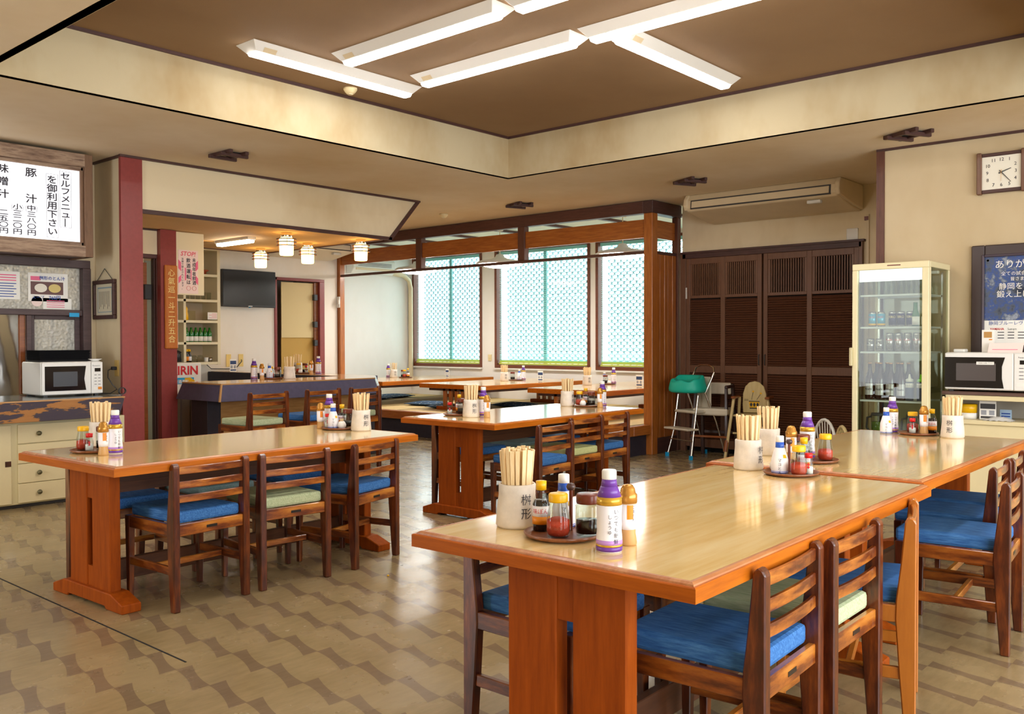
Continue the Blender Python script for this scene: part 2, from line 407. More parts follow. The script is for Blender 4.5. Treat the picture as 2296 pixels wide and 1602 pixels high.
def fabric_zabuton():
    m,nt,bs=_new('navy_floral_fabric'); v=nt.nodes.new('ShaderNodeTexVoronoi'); v.inputs['Scale'].default_value=16
    tc=nt.nodes.new('ShaderNodeTexCoord'); nt.links.new(tc.outputs['Object'],v.inputs['Vector'])
    r=_ramp(nt,v.outputs['Distance'],[(.12,lin('b9b7a8')),(.2,lin('2c4a66')),(.6,lin('1f3a56'))]); nt.links.new(r.outputs[0],bs.inputs['Base Color']); bs.inputs['Roughness'].default_value=.85
    return m
M['zabuton']=fabric_zabuton()
def worn_counter():
    m,nt,bs=_new('worn_navy_fascia'); nz=_noise(nt,2.6,(1,1,3.2),8,.62); r=_ramp(nt,nz.outputs[0],[(.5,lin('57505f')),(.515,lin('6d5c55')),(.53,lin('c58a55')),(.8,lin('d39b66'))])
    r.color_ramp.interpolation='LINEAR'; nt.links.new(r.outputs[0],bs.inputs['Base Color']); bs.inputs['Roughness'].default_value=.55; _bump(nt,bs,nz.outputs[0],.2,.01); return m
M['worn_counter']=worn_counter()
def pebble_glass():
    m,nt,bs=_new('pebbled_glass'); v=nt.nodes.new('ShaderNodeTexVoronoi'); v.inputs['Scale'].default_value=42; v.feature='SMOOTH_F1'
    tc=nt.nodes.new('ShaderNodeTexCoord'); nt.links.new(tc.outputs['Object'],v.inputs['Vector'])
    bs.inputs['Base Color'].default_value=lin('e8e6dc'); bs.inputs['Roughness'].default_value=.12; bs.inputs['Transmission Weight'].default_value=.45; bs.inputs['IOR'].default_value=1.35
    _bump(nt,bs,v.outputs['Distance'],.8,.02); return m
M['pebble']=pebble_glass()

# ------------------------------------------------------------------ the setting
ZC=2.91; ZR=3.31
def slab(name,mat,*b):
    mb=MB(); 
    for q in b: mb.box(*q)
    return struct(name,mb,mat)
fl=slab('floor',M['floor'],(-1.7,-2.3,-.1,11.5,12.6,0))
slab('ceiling',M['soffit'],(-1.7,-2.3,ZC,2.0,12.4,ZC+.06),(6.70,-2.3,ZC,8.83,12.4,ZC+.06),(8.83,-2.3,ZC,9.5,5.6,ZC+.06),(2.0,5.90,ZC,6.70,12.4,ZC+.06),(2.0,-2.3,ZC,6.70,.9,ZC+.06))
slab('ceiling_recess',M['brown_paper'],(1.95,.85,ZR,6.75,5.95,ZR+.05))
slab('ceiling_recess_sides',M['coffer'],(1.95,.85,ZC,2.002,5.95,ZR),(6.698,.85,ZC,6.75,5.95,ZR),(2.0,5.898,ZC,6.70,5.95,ZR),(2.0,.85,ZC,6.70,.902,ZR))
t=MB(); t.box(2.0,5.882,ZR-.022,6.70,5.90,ZR); t.box(2.0,.9,ZR-.022,6.7,.918,ZR); struct('trim_1',t,M['dark_trim'])
t=MB(); t.box(6.682,.918,ZR-.022,6.70,5.882,ZR); t.box(2.0,.918,ZR-.022,2.018,5.882,ZR); struct('trim_2',t,M['dark_trim_y'])
# tatami room ceiling: boards with dark battens
cg=slab('ceiling_tatami',M['green_ceiling'],(8.83,5.6,ZC,11.45,12.5,ZC+.05))
bt=MB().box(0,-.03,-.035,2.6,.03,0).mesh('batten',M['screen_dark'])
for i in range(8): put(bt,'batten',cg,(8.86,5.95+.91*i,ZC))
# walls
slab('wall_clock',M['wall_aged_dimmed'],(7.80,-2.3,0,7.92,2.69,ZC))
slab('wall_closet_return',M['wall'],(7.92,2.60,0,9.53,2.69,ZC))
slab('wall_closet',M['wall'],(9.44,2.69,2.345,9.54,5.56,ZC),(9.44,2.69,0,9.54,3.43,2.345),(9.44,5.535,0,9.54,5.56,2.345))
slab('closet_light_block',M['void'],(9.50,3.43,0,9.53,5.535,2.345))  # black slab added so no outside light shows past the closet doors
t=MB(); t.box(7.785,2.655,0,7.805,2.72,ZC); struct('trim_3',t,M['screen_dark_z'])
t=MB(); t.box(7.782,-2.3,ZC-.02,7.80,2.72,ZC); struct('trim_4',t,M['dark_trim_y'])
slab('wall_window',M['wall_cool'],(11.35,5.4,0,11.5,12.5,.885),(11.35,5.4,2.83,11.5,12.5,ZC),(11.35,12.33,.885,11.5,12.5,2.83),(11.35,10.28,.885,11.5,10.62,2.83),(11.35,8.18,.885,11.5,8.33,2.83),(11.35,5.4,.885,11.5,6.3,2.83))
slab('wall_tatami_left',M['wall_cool'],(8.70,12.40,0,11.5,12.5,ZC))
slab('wall_tatami_end',M['wall_white'],(8.70,11.36,0,8.80,12.40,ZC))
slab('wall_tatami_right',M['wall_white'],(9.54,5.42,0,11.35,5.52,ZC))
slab('wall_television',M['wall_white'],(3.6,11.30,0,7.66,11.36,ZC),(8.54,11.30,0,8.80,11.36,ZC),(7.66,11.30,2.25,8.54,11.36,ZC))
slab('wall_small_room',M['wall_white'],(7.3,12.3,0,8.70,12.36,ZC),(7.24,11.36,0,7.3,12.36,ZC))
slab('wall_passage',M['wall'],(3.83,8.66,2.18,4.50,8.72,2.43),(3.60,8.60,0,3.66,11.36,ZC))
slab('wall_pier',M['wall'],(3.66,7.645,0,3.82,8.72,ZC))
t=MB(); t.box(3.640,7.625,0,3.832,7.66,ZC-.02); struct('column_pier',t,M['red_column'])
t=MB(); t.box(4.503,8.60,0,4.672,8.74,2.43); t.box(4.60,8.59,0,4.607,8.60,.62); struct('column_passage',t,M['red_column'])
t=MB(); t.box(3.66,8.652,2.415,4.50,8.664,2.43); struct('trim_5',t,M['dark_trim'])
# kitchen wall with a serving hatch
slab('wall_kitchen',M['wall'],(-1.7,8.17,0,3.66,8.25,.85),(-1.7,8.17,2.02,3.66,8.25,ZC),(3.60,8.17,.85,3.66,8.25,2.02),(-1.7,8.17,.85,-.9,8.25,2.02))
slab('wall_kitchen_inside',plain('kitchen_wall','dcd7cc',.5),(-1.7,10.2,0,3.60,10.26,2.6),(-1.76,8.25,0,-1.7,10.26,2.6),(-1.7,8.25,2.55,3.6,10.2,2.6))
t=MB(); t.box(3.63,7.61,ZC-.02,7.12,7.64,ZC); struct('trim_6',t,M['dark_trim'])
t=MB(); t.box(3.638,7.64,ZC-.02,3.66,8.17,ZC); struct('trim_7',t,M['dark_trim_y'])
# storefront and closing walls behind the viewpoint
slab('wall_entrance',M['wall'],(-1.8,-2.3,0,-1.7,8.25,.3),(-1.8,-2.3,2.6,-1.7,8.25,ZC),(-1.8,-2.3,.3,-1.7,4.9,2.6),(-1.8,6.2,.3,-1.7,8.25,2.6))
slab('wall_side',M['wall'],(-1.8,-2.4,0,7.92,-2.3,.4),(-1.8,-2.4,2.6,7.92,-2.3,ZC),(-1.8,-2.4,.4,-.5,-2.3,2.6),(6.5,-2.4,.4,7.92,-2.3,2.6))
# hanging header and low canopy ceiling over the bar
hp=[(3.832,2.433),(6.677,2.433),(7.09,ZC-.001),(3.832,ZC-.001)]
hd=MB().prism(hp,7.64,7.70,'y'); hd=struct('wall_header',hd,M['wall'])
t=MB(); t.box(3.832,7.622,2.425,6.70,7.645,2.462)
t.prism([(6.645,2.43),(6.70,2.43),(7.12,ZC-.02),(7.065,ZC-.02)],7.622,7.64,'y'); struct('trim_8',t,M['dark_trim'])
slab('ceiling_canopy',M['low_ceiling'],(3.70,7.70,2.435,6.62,9.95,2.48))
t=MB(); t.box(6.60,7.70,2.425,6.63,9.97,2.485); t.box(3.70,9.94,2.425,6.60,9.97,2.485); struct('trim_9',t,M['dark_trim_y'])
t=MB(); t.box(1.870,3.4,0,1.878,7.4,.0012); struct('trim_10',t,M['void'])     # joint between two floor sheets
# ------------------------------------------------------------------ raised tatami floor
tp=sroot('floor_tatami',(0,0,0))
b=MB(); b.box(8.41,5.66,0,11.35,12.4,.235); b.build('plinth',M['navy_dark'],tp)
b=MB(); b.box(8.35,5.60,.235,8.47,12.4,.345); b.build('nosing',M['screen_wood_y'],tp,bevel=.006)
b=MB(); b.box(8.47,5.60,.235,8.80,5.68,.345); b.build('nosing',wood('step_wood',['8a4818','a55c22','b8722f'],'x',5,14),tp,bevel=.006)
mw=(12.4-5.70)/7
for i in range(7):
    y0=5.70+i*mw
    for x0,x1 in ((8.475,9.9),(9.9,11.345)):
        m=MB(); m.box(x0+.002,y0+.002,.235,x1-.002,y0+mw-.002,.343); m.box(x0+.002,y0+.002,.343,x1-.002,y0+.03,.3445,1); m.box(x0+.002,y0+mw-.03,.343,x1-.002,y0+mw-.002,.3445,1)
        m.build('tatami_mat',[M['tatami'],M['tatami_edge']],tp)
# ------------------------------------------------------------------ timber screen in front of the tatami room
ts=thing('timber_screen','stained timber screen of posts, beam and rail before the tatami room','screen',(8.81,5.58,0))
def sp(name,mat,*bx,bevel=.004):
    mb=MB()
    for q in bx: mb.box(q[0]-8.81,q[1]-5.58,q[2],q[3]-8.81,q[4]-5.58,q[5])
    return mb.build(name,mat,ts,bevel=bevel)
sp('corner_post',M['screen_wood_z'],(8.81,5.58,0,8.925,5.695,2.765))
sp('end_post',M['screen_wood_z'],(8.81,11.24,.345,8.90,11.35,2.765))
sp('top_beam',M['screen_dark'],(8.80,5.70,2.765,8.90,11.36,2.905))
sp('top_beam',M['dark_trim'],(8.80,5.57,2.765,9.44,5.70,2.905))
sp('cross_beam',M['screen_wood_y'],(8.835,5.695,2.49,8.875,11.24,2.70))
sp('cross_beam',wood('short_beam_wood',['8a4818','a55c22','b8722f'],'x',5,14),(8.925,5.62,2.49,9.37,5.66,2.70))
sp('rail',M['screen_dark'],(8.82,5.695,2.305,8.87,11.24,2.34))
sp('rail',M['dark_trim'],(8.925,5.60,2.305,9.37,5.65,2.34))
for y in (7.49,9.41): sp('hanger',M['screen_dark_z'],(8.812,y,2.34,8.90,y+.115,2.765))
sp('wall_post',M['screen_dark_z'],(9.37,5.58,0,9.44,5.66,2.765))
for i in range(5):
    x=8.93+i*.088; sp('board',M['screen_wood_z'],(x,5.60+.008*(i%2),.18,x+.080,5.64,2.305))
sp('sill',M['dark_trim'],(8.925,5.59,0,9.37,5.66,.18))
# small white bracket on the end post
b=MB(); b.box(0,-.04,0,.02,.04,.17); b.box(-.02,-.05,.05,0,-.02,.12); tag(b.build('door_catch',M['white_matte'],loc=(8.785,11.27,1.83),bevel=.004),'small white catch fixed to the end post of the timber screen','catch')
# ------------------------------------------------------------------ windows of the tatami room
def hexgrille(mb,y0,y1,z0,z1,x):
    P,Hh=.115,.098; j=0; z=z0
    def bar(a,b,w_):
        ay,az=a; by,bz=b; L=math.hypot(by-ay,bz-az)
        if L<1e-6: return
        ny,nz=-(bz-az)/L*w_/2,(by-ay)/L*w_/2
        v=[(x,ay-ny,az-nz),(x,by-ny,bz-nz),(x,by+ny,bz+nz),(x,ay+ny,az+nz)]
        v+=[(x+.03,q[1],q[2]) for q in v]
        mb.add(v,[(0,1,2,3),(7,6,5,4),(0,4,5,1),(2,6,7,3)])
    while z<z1:
        y=y0+(P/2 if j%2 else 0)
        while y<y1:
            for s in (-1,1):
                m1=(y+s*P*.36,z+Hh*.18); m2=(y+s*P*.5,z+Hh*.5)
                if y0<=m2[0]<=y1: bar((y,z),m1,.006); bar(m1,m2,.006)
            bar((y,z-.018),(y,z+.018),.014)
            y+=P
        z+=Hh/2; j+=1
slatm=None
for n,(y0,y1) in enumerate(((10.62,12.33),(8.33,10.28),(6.30,8.18))):
    wr=sroot('window_%d'%(n+1),(11.35,y0,.885)); W=y1-y0; Hh=2.83-.885
    f=MB(); f.box(-.02,-.02,-.03,.10,W+.02,.025); f.box(-.02,-.02,Hh-.02,.10,W+.02,Hh+.02); f.box(-.02,-.02,.025,.10,.03,Hh-.02); f.box(-.02,W-.03,.025,.10,W+.02,Hh-.02)
    f.build('window_frame',M['win_brown'],wr,bevel=.003)
    f=MB(); f.box(-.05,-.03,-.055,-.015,W+.03,-.03); f.build('window_sill',M['white_matte'],wr)
    a=MB(); a.box(.11,.0,.0,.14,W,.04); a.box(.11,0,Hh-.04,.14,W,Hh); a.box(.11,W/2-.03,.04,.14,W/2+.03,Hh-.04); a.build('sash',plain('aluminium_sash_%d'%n,'7fb0b0',.4,metal=.3),wr)
    for k in (0,1):
        g=MB(); g.box(.124,k*W/2+.03,.04,.128,(k+1)*W/2-.03,Hh-.04); g.build('pane',M['pane'],wr)
    g=MB(); hexgrille(g,.0,W,.0,Hh,.24); tag(g.build('lattice',M['lattice'],wr),kind='stuff')
    bl=thing('venetian_blind',['pale teal venetian blind in the tatami room window beside the white end wall','pale teal venetian blind in the wide middle window of the tatami room','pale teal venetian blind in the window half hidden by the corner post'][n],'blind',(11.35,y0,.885),0,'teal venetian blinds')
    L=W-.09
    h=MB(); h.box(.02,.045,Hh-.07,.06,W-.045,Hh-.02); h.build('head_rail',M['blind'],bl)
    h=MB(); h.box(.02,.045,.03,.055,W-.045,.055); h.build('bottom_rail',M['blind_yellow'],bl)
    q=.0025 if n==0 else .005; sm=MB(); sm.add([(.028,.05,-q),(.028,W-.05,-q),(.052,W-.05,q),(.052,.05,q)],[(0,1,2,3)])
    sm=sm.mesh('slat',M['blind']); sy=MB(); sy.add([(.028,.05,-.009),(.028,W-.05,-.009),(.052,W-.05,.009),(.052,.05,.009)],[(0,1,2,3)]); sy=sy.mesh('slat',M['blind_yellow'])
    z=.066; k=0
    while z<Hh-.08:
        put(sy if k<3 else sm,'slat',bl,(0,0,z)); z+=.013 if k<3 else (.02 if k<8 else .0305); k+=1
    for yy in (.25,W/2-.02,W-.25):
        h=MB(); h.tube([(.04,yy,.05),(.04,yy,Hh-.05)],.0015,4); h.build('cord',M['blind'],bl)
# pull-cord box beside the middle window
b=MB(); b.box(0,0,0,.02,.07,.11); b.box(-.012,.02,.03,0,.05,.08); tag(b.build('light_switch',M['ivory'],loc=(11.33,10.38,.97),bevel=.003),'small ivory switch box beside the middle tatami window','switch')

# ------------------------------------------------------------------ louvred closet doors (front faces -x, local x runs along -y)
def louvre_door(name,x0,x1,hinge_label):
    dr=sroot(name,(9.44,5.535,0),-PI/2)         # local x = 5.535 - y
    W=x1-x0; Z1=2.27; zt=(1.80,2.20); zm=(.93,1.02); zb=.16
    xm=(x0+x1)/2
    f=MB()
    for a,b in ((x0,x0+.05),(xm-.028,xm+.028),(x1-.05,x1)): f.box(a,-.035,.06,b,.01,Z1)
    for z0,z1 in ((.06,zb),zm,(1.80,1.835),(2.20,Z1)):
        for a,b in ((x0+.05,xm-.028),(xm+.028,x1-.05)): f.box(a,-.034,z0,b,.01,z1)
    f.build('door_frame',M['door_brown'],dr,bevel=.003)
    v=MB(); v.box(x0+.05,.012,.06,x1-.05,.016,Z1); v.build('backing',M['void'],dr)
    pw=xm-.028-(x0+.05)
    sm=MB(); sm.hexa([(0,-.022,-.004),(pw,-.022,-.004),(pw,.010,.020),(0,.010,.020),(0,-.026,.002),(pw,-.026,.002),(pw,.006,.026),(0,.006,.026)]); sm=sm.mesh('louver_slat',M['louver'])
    bm=MB(); bm.box(-.006,-.024,1.835,.006,.0,2.20); bm=bm.mesh('lattice_bar',M['door_brown'])
    for a in (x0+.05,xm+.028):
        z=zm[1]+.008
        while z<1.775: put(sm,'louver_slat',dr,(a,0,z)); z+=.0262
        z=zb+.008
        while z<zm[0]-.02: put(sm,'louver_slat',dr,(a,0,z)); z+=.0262
        i=0; m=MB(); m.box(a,-.026,1.835,a+.03,-.002,2.20); m.box(a+pw-.03,-.026,1.835,a+pw,-.002,2.20); m.build('lattice_frame',M['door_brown'],dr)
        n=14
        for i in range(n): put(bm,'lattice_bar',dr,(a+.03+(pw-.06)*(i+.5)/n,0,0))
    return dr
d1=louvre_door('door_1',.045,1.00,'')
d2=louvre_door('door_2',1.02,2.075,'')
def hardware(dr,x,z):
    h=MB(); h.tube([(x,-.04,z-.06),(x,-.055,z-.05),(x,-.055,z+.05),(x,-.04,z+.06)],.006,6); h.build('door_handle',M['grey_dark'],dr)
hardware(d1,.975,1.09); hardware(d2,1.045,1.09)
h=MB(); h.box(.046,-.045,1.80,.06,-.033,1.93); h.build('hinge',M['white_matte'],d1)
t=MB(); t.box(9.395,3.43,2.27,9.44,5.535,2.345); t.box(9.385,3.40,2.325,9.44,5.56,2.35); struct('trim_11',t,M['dark_trim_y'],.003)
t=MB(); t.box(9.395,3.42,0,9.44,3.46,2.325); t.box(9.395,5.49,0,9.44,5.56,2.325); struct('trim_12',t,M['door_brown'],.003)
b=MB(); b.box(9.425,3.478,2.352,9.44,3.598,2.47); tag(b.build('blank_plate',M['white_matte'],bevel=.004),'square white blank plate on the wall above the closet','plate')
b=MB(); b.box(9.42,3.365,0,9.44,3.39,2.60); b.box(9.415,3.37,2.54,9.44,3.41,2.58,1); tag(b.build('cable_duct',[M['cream_ac'],M['brown_cap']]),'thin cream cable duct running down beside the closet','duct')
# ------------------------------------------------------------------ big ceiling air conditioner over the closet
def ceiling_ac(name,label,loc,rz,L,Dp=.64,H=.24,mat=None):
    a=thing(name,label,'air conditioner',loc,rz)       # local: x along, y back to wall, origin front-left at ceiling
    mat=mat or M['cream_ac']
    prof=[(.06,0),(Dp,0),(Dp,-.27),(.50,-.262),(.32,-.235),(.16,-.205),(.03,-.185),(0,-.15),(.01,-.07)]
    m=MB().prism([(p[0],p[1]) for p in prof],.03,L-.03,'x'); m.build('casing',mat,a,bevel=.012,seg=2)
    for x0,x1 in ((0,.05),(L-.05,L)):
        m=MB().prism([(.04,0),(Dp,0),(Dp,-.255),(.42,-.235),(.12,-.19),(.01,-.17),(-.01,-.12),(.0,-.05)],x0,x1,'x'); m.build('end_cap',mat,a,bevel=.012,seg=2)
    m=MB(); m.hexa([(.09,-.006,-.165),(L-.09,-.006,-.165),(L-.09,.01,-.165),(.09,.01,-.165),(.09,.004,-.068),(L-.09,.004,-.068),(L-.09,.02,-.068),(.09,.02,-.068)]); m.build('outlet_frame',M['grey_dark'],a)
    m=MB(); m.hexa([(.105,-.016,-.152),(L-.105,-.016,-.152),(L-.105,.004,-.152),(.105,.004,-.152),(.105,-.006,-.082),(L-.105,-.006,-.082),(L-.105,.014,-.082),(.105,.014,-.082)]); m.build('flap',mat,a,bevel=.003)
    m=MB(); m.box(L-.36,.06,-.228,L-.22,.12,-.195); m.build('receiver',M['white_matte'],a,bevel=.006)
    return a
ceiling_ac('ceiling_air_conditioner','long cream ceiling air conditioner above the brown closet doors',(8.78,5.16,ZC),-PI/2,1.74)
ceiling_ac('ceiling_air_conditioner','warm white air conditioner above the television wall doorway, half behind the canopy',(7.35,10.66,ZC-.1),0,1.30,mat=M['beige_ac'])
# wall unit in the tatami room with its pipe cover
a=thing('wall_air_conditioner','white wall air conditioner high on the end wall of the tatami room','air conditioner',(9.85,12.4,2.48))
m=MB().prism([(0,0),(0,.27),(-.14,.29),(-.20,.22),(-.21,.09),(-.13,.0)],0,.95,'x'); m.build('casing',M['white'],a,bevel=.012,seg=2)
m=MB(); m.hexa([(.05,-.215,.06),(.90,-.215,.06),(.90,-.2,.06),(.05,-.2,.06),(.05,-.219,.10),(.90,-.219,.10),(.90,-.2,.10),(.05,-.2,.10)]); m.build('flap',M['cream_ac'],a)
for k in range(3):
    m=MB(); m.box(.10,-.2125,.13+.025*k,.85,-.205,.137+.025*k); m.build('grille_bar',M['grey_dark'],a)
m=MB(); m.tube([(.95,-.08,.05),(1.25,-.08,.02),(1.38,-.08,-.06),(1.42,-.08,-.2),(1.42,-.08,-1.95)],.042,10); tag(m.build('pipe_cover',M['cream_ac'],loc=(9.85,12.4,2.48)),'cream pipe cover running down the corner of the tatami room','pipe')
# ------------------------------------------------------------------ ceiling lamps of the recess
def strip_light(L):
    a=thing('strip_light','white tube lamp','ceiling light')
    h=MB(); w0,w1=.11,.055; y=L/2
    h.hexa([(-w1,-y+.05,-.055),(w1,-y+.05,-.055),(w1,y-.05,-.055),(-w1,y-.05,-.055),(-w0,-y,0),(w0,-y,0),(w0,y,0),(-w0,y,0)]); h.build('housing',M['white'],a,bevel=.002)
    d=MB().prism([(-.047,-.055),(-.045,-.064),(-.032,-.076),(.032,-.076),(.045,-.064),(.047,-.055)],-y+.055,y-.055,'y'); d.build('diffuser',M['tube'],a)
    p=MB(); p.add([(-.060,y-.20,-.0505),(-.060,y-.10,-.0505),(-.085,y-.10,-.026),(-.085,y-.20,-.026)],[(0,1,2,3)]); p.xf(Matrix.Translation((-.002,0,-.002))); p.build('rating_label',M['cream_ac'],a)
    return a
sl=Proto(strip_light(1.52))
for (x,y,z),r,lb in (((4.17,5.355,ZR),PI/2,'lit white tube lamp along the window side of the ceiling recess, near the smoke detector'),
    ((4.045,4.35,ZR),0,'lit white tube lamp between the smoke detector side and the entrance, ahead of its twin'),
    ((4.765,4.33,ZR),0,'lit white tube lamp in the middle of the ceiling recess, pointing at the corner'),
    ((5.62,3.355,ZR),PI/2,'lit white tube lamp set crosswise toward the clock wall'),
    ((4.785,2.77,ZR),PI,'lit white tube lamp meeting the crosswise lamp, running out of view'),
    ((.9,6.3,ZC),PI/2,'added fill tube lamp on the low ceiling before the hatch, out of view'),((2.74,3.355,ZR),PI/2,'added fill tube lamp overhead between the near trestle tables, out of view'),((2.74,1.355,ZR),PI/2,'added fill tube lamp over the free end of the joined tables, out of view'),((4.17,1.355,ZR),PI/2,'added fill tube lamp over the seam of the joined tables, out of view'),  # unseen lamps added to brighten the tables, floor and drawers
    ((4.06,2.78,ZR),PI,'lit white tube lamp of which only one end shows at the top edge')):
    sl.place((x,y,z),r,lb,'ceiling tube lamps')
def detector(loc,label):
    d=thing('smoke_detector',label,'detector',loc); m=MB().lathe([(.055,0),(.055,-.012),(.045,-.028),(.03,-.045),(.0,-.047)][::-1],20); m.build('body',M['ivory'],d)
    m=MB().lathe([(.02,-.052),(.024,-.040)],12); m.build('sensor',M['cream_ac'],d)
detector((4.58,5.70,ZR),'round ivory smoke detector beside a tube lamp in the ceiling recess')
detector((8.04,8.17,ZC),'round ivory heat detector on the low ceiling near the timber screen')
# wooden well-frame vents
def vent():
    a=thing('ceiling_vent','dark wooden ceiling vent','vent')
    for s in (-1,1):
        m=MB(); m.box(-.17,s*.075-.016,-.03,.17,s*.075+.016,0); m.build('bar',M['dark_trim'],a,bevel=.004)
        m=MB(); m.box(s*.09-.016,-.13,-.045,s*.09+.016,.13,-.015); m.build('bar',M['dark_trim_y'],a,bevel=.004)
    m=MB(); m.box(-.08,-.062,-.012,.08,.062,-.002); m.build('grille',M['void'],a); return a
vp=Proto(vent())
for x,y,r,lb in ((4.23,6.90,0,'dark wooden crossed-bar ceiling vent above the red pier'),(8.03,6.90,-.35,'dark wooden crossed-bar ceiling vent beside the heat detector'),(7.97,4.61,-.45,'dark wooden crossed-bar ceiling vent in front of the long air conditioner'),(7.30,2.31,-.5,'dark wooden crossed-bar ceiling vent above the clock wall')):
    vp.place((x,y,ZC),r+PI/2,lb,'wooden ceiling vents')
# pendants in the tatami room
def pendant():
    a=thing('pendant_lamp','lamp','pendant lamp')
    m=MB().tube([(0,0,.14),(0,0,.505)],.006,6); m.build('cord',M['ivory'],a)
    m=MB().lathe([(.045,.475),(.055,.49),(.055,.51)],16); m.build('ceiling_rose',M['ivory'],a)
    m=MB().lathe([(.34,0),(.345,.015),(.30,.045),(.12,.075),(.07,.10),(.05,.14),(.0,.15)],32); m.build('shade',M['white'],a)
    m=MB().lathe([(.0,-.055),(.15,-.045),(.26,-.02),(.315,.0)],32); m.build('diffuser',M['pend_lit'],a); return a
pp=Proto(pendant())
for x,y,lb in ((9.6,10.35,'lit white saucer pendant lamp over the tatami table by the end wall'),(9.6,8.62,'lit white saucer pendant lamp over the middle tatami table'),(9.6,6.52,'lit white saucer pendant lamp over the tatami table by the corner post')):
    pp.place((x,y,2.40),0,lb,'tatami room pendants')
# opal lamps with wooden rings under the canopy
def opal():
    a=thing('opal_lamp','lamp','ceiling light')
    m=MB().lathe([(.05,-.055),(.056,-.05),(.056,0)],20); m.build('chrome_cap',M['chrome'],a)
    m=MB().lathe([(.0,-.235),(.064,-.235),(.07,-.225),(.074,-.06),(.06,-.053)],24); m.build('glass_shade',M['warm_lit'],a)
    for z in (-.068,-.10,-.135):
        m=MB(); 
        m.tube([(.098*math.cos(q*PI/12),.098*math.sin(q*PI/12),z) for q in range(25)],.0055,6,caps=False); m.build('ring',M['dark_trim'],a)
    for q in range(3):
        m=MB(); m.tube([(.088*math.cos(q*2.09),.088*math.sin(q*2.09),-.06),(.088*math.cos(q*2.09),.088*math.sin(q*2.09),-.14)],.003,5); m.build('strut',M['brown_cap'],a)
    return a
op=Proto(opal())
for x,y,lb in ((6.25,9.5,'lit opal glass lamp with wooden rings, deepest under the canopy'),(5.54,7.95,'lit opal glass lamp with wooden rings close behind the middle of the header'),(6.28,8.60,'lit opal glass lamp with wooden rings midway under the canopy by the bar end'),(6.46,7.87,'lit opal glass lamp with wooden rings by the slanted end of the header')):
    op.place((x,y,2.435),0,lb,'opal canopy lamps')
a=thing('fluorescent_batten','slim lit fluorescent batten under the canopy near the shelves','ceiling light',(5.51,8.87,2.435))
m=MB(); m.box(-.05,-.33,-.03,.05,.33,0); m.build('housing',M['white'],a); m=MB(); m.box(-.04,-.32,-.06,.04,.32,-.03); m.build('diffuser',M['fluor'],a,bevel=.008)
m=MB(); m.box(5.1,9.2,2.425,5.45,9.75,2.4352); tag(m.build('ceiling_hatch',plain('stained_board','b98a45',.7,var=.3,vscale=9)),'stained square hatch in the canopy ceiling','hatch')

# ------------------------------------------------------------------ kitchen hatch: window, counter, sign
kw=sroot('window_4',(-.9,8.17,.86)); X0=-.9
def kb(name,mat,*bx,bevel=.003):
    mb=MB()
    for q in bx: mb.box(q[0]-X0,q[1]-8.17,q[2]-.86,q[3]-X0,q[4]-8.17,q[5]-.86)
    return mb.build(name,mat,kw,bevel=bevel)
kb('window_frame',M['win_dark'],(-.9,8.13,1.955,3.60,8.26,2.025),(3.535,8.13,.86,3.605,8.26,1.955),(-.9,8.15,1.535,3.535,8.25,1.585),(-.9,8.15,.86,-.84,8.25,1.955))
kb('sash',M['win_dark'],(3.075,8.165,.86,3.115,8.20,1.535),(3.125,8.20,.86,3.15,8.235,1.535),(3.49,8.20,.86,3.535,8.235,1.535),(3.15,8.20,1.50,3.49,8.235,1.535))
kb('sash',M['honey'],(3.03,8.20,.86,3.075,8.235,1.535))
kb('pane',M['pebble'],(-.84,8.205,1.585,1.3,8.215,1.955),bevel=0)
kb('pane',M['pebble'],(1.3,8.203,1.585,3.535,8.213,1.955),bevel=0)
kb('pane',M['pebble'],(3.15,8.214,.86,3.49,8.222,1.50),bevel=0)
kb('counter_sash',M['win_brown'],(3.30,8.235,.9,3.325,8.25,1.50),(3.15,8.235,1.10,3.49,8.25,1.13),(3.44,8.235,.9,3.49,8.25,1.50),bevel=0)
# notices behind and on the pebbled glass
def notice(name,label,x0,x1,z0,z1,y=8.196,mat=None):
    a=thing(name,label,'notice',(x0,y,z0)); m=MB(); m.box(0,0,0,x1-x0,.003,z1-z0); m.build('sheet',mat or M['paper'],a); return a,x1-x0,z1-z0
a,W,H=notice('menu_notice','white menu notice with a bowl picture and 760 yen price on the hatch glass',3.10,3.43,1.655,1.90)
m=MB(); text_to(m,'桝形のとん汁',W*.60,H-.045,.036,y=-.002,off=.02); text_to(m,'760円',W*.66,.032,.040,y=-.002,off=.02); text_to(m,'スープ',W*.24,.032,.034,y=-.002); m.build('lettering',M['blue_print'],a)
m=MB(); m.box(.02,-.002,H-.065,.10,-.001,H-.03); m.build('banner',M['pink'],a)
m=MB(); m.box(.02,-.0015,.06,W-.04,-.0005,H-.075); m.build('photo',plain('menu_photo','6b4a48',.6),a)
for x,c in ((.10,'e9e2d4'),(.215,'d8c27a')):
    m=MB(); m.lathe([(.0,0),(.052,.004)],20); m.xf(Matrix.Translation((x,-.0045,.115))@Matrix.Scale(.72,4,(0,0,1))@Matrix.Rotation(PI/2,4,'X')); m.build('bowl',plain('bowl_%s'%c,c,.6),a)
a,W,H=notice('menu_notice','white notice with red and blue lines on the hatch glass',2.79,3.035,1.665,1.90)
m=MB()
for k,z in enumerate((.20,.178,.156)): m.box(.02,-.002,z,W-.03,-.001,z+.009)
m.build('lines',M['pink'],a); m=MB()
for k,z in enumerate((.13,.108,.086,.064,.042,.02)): m.box(.02,-.002,z,W-.03-.02*(k%2),-.001,z+.007)
m.build('lines',M['blue_print'],a)
a,W,H=notice('price_card','pale printed price card low on the hatch glass',3.22,3.46,1.59,1.685,mat=M['paper'])
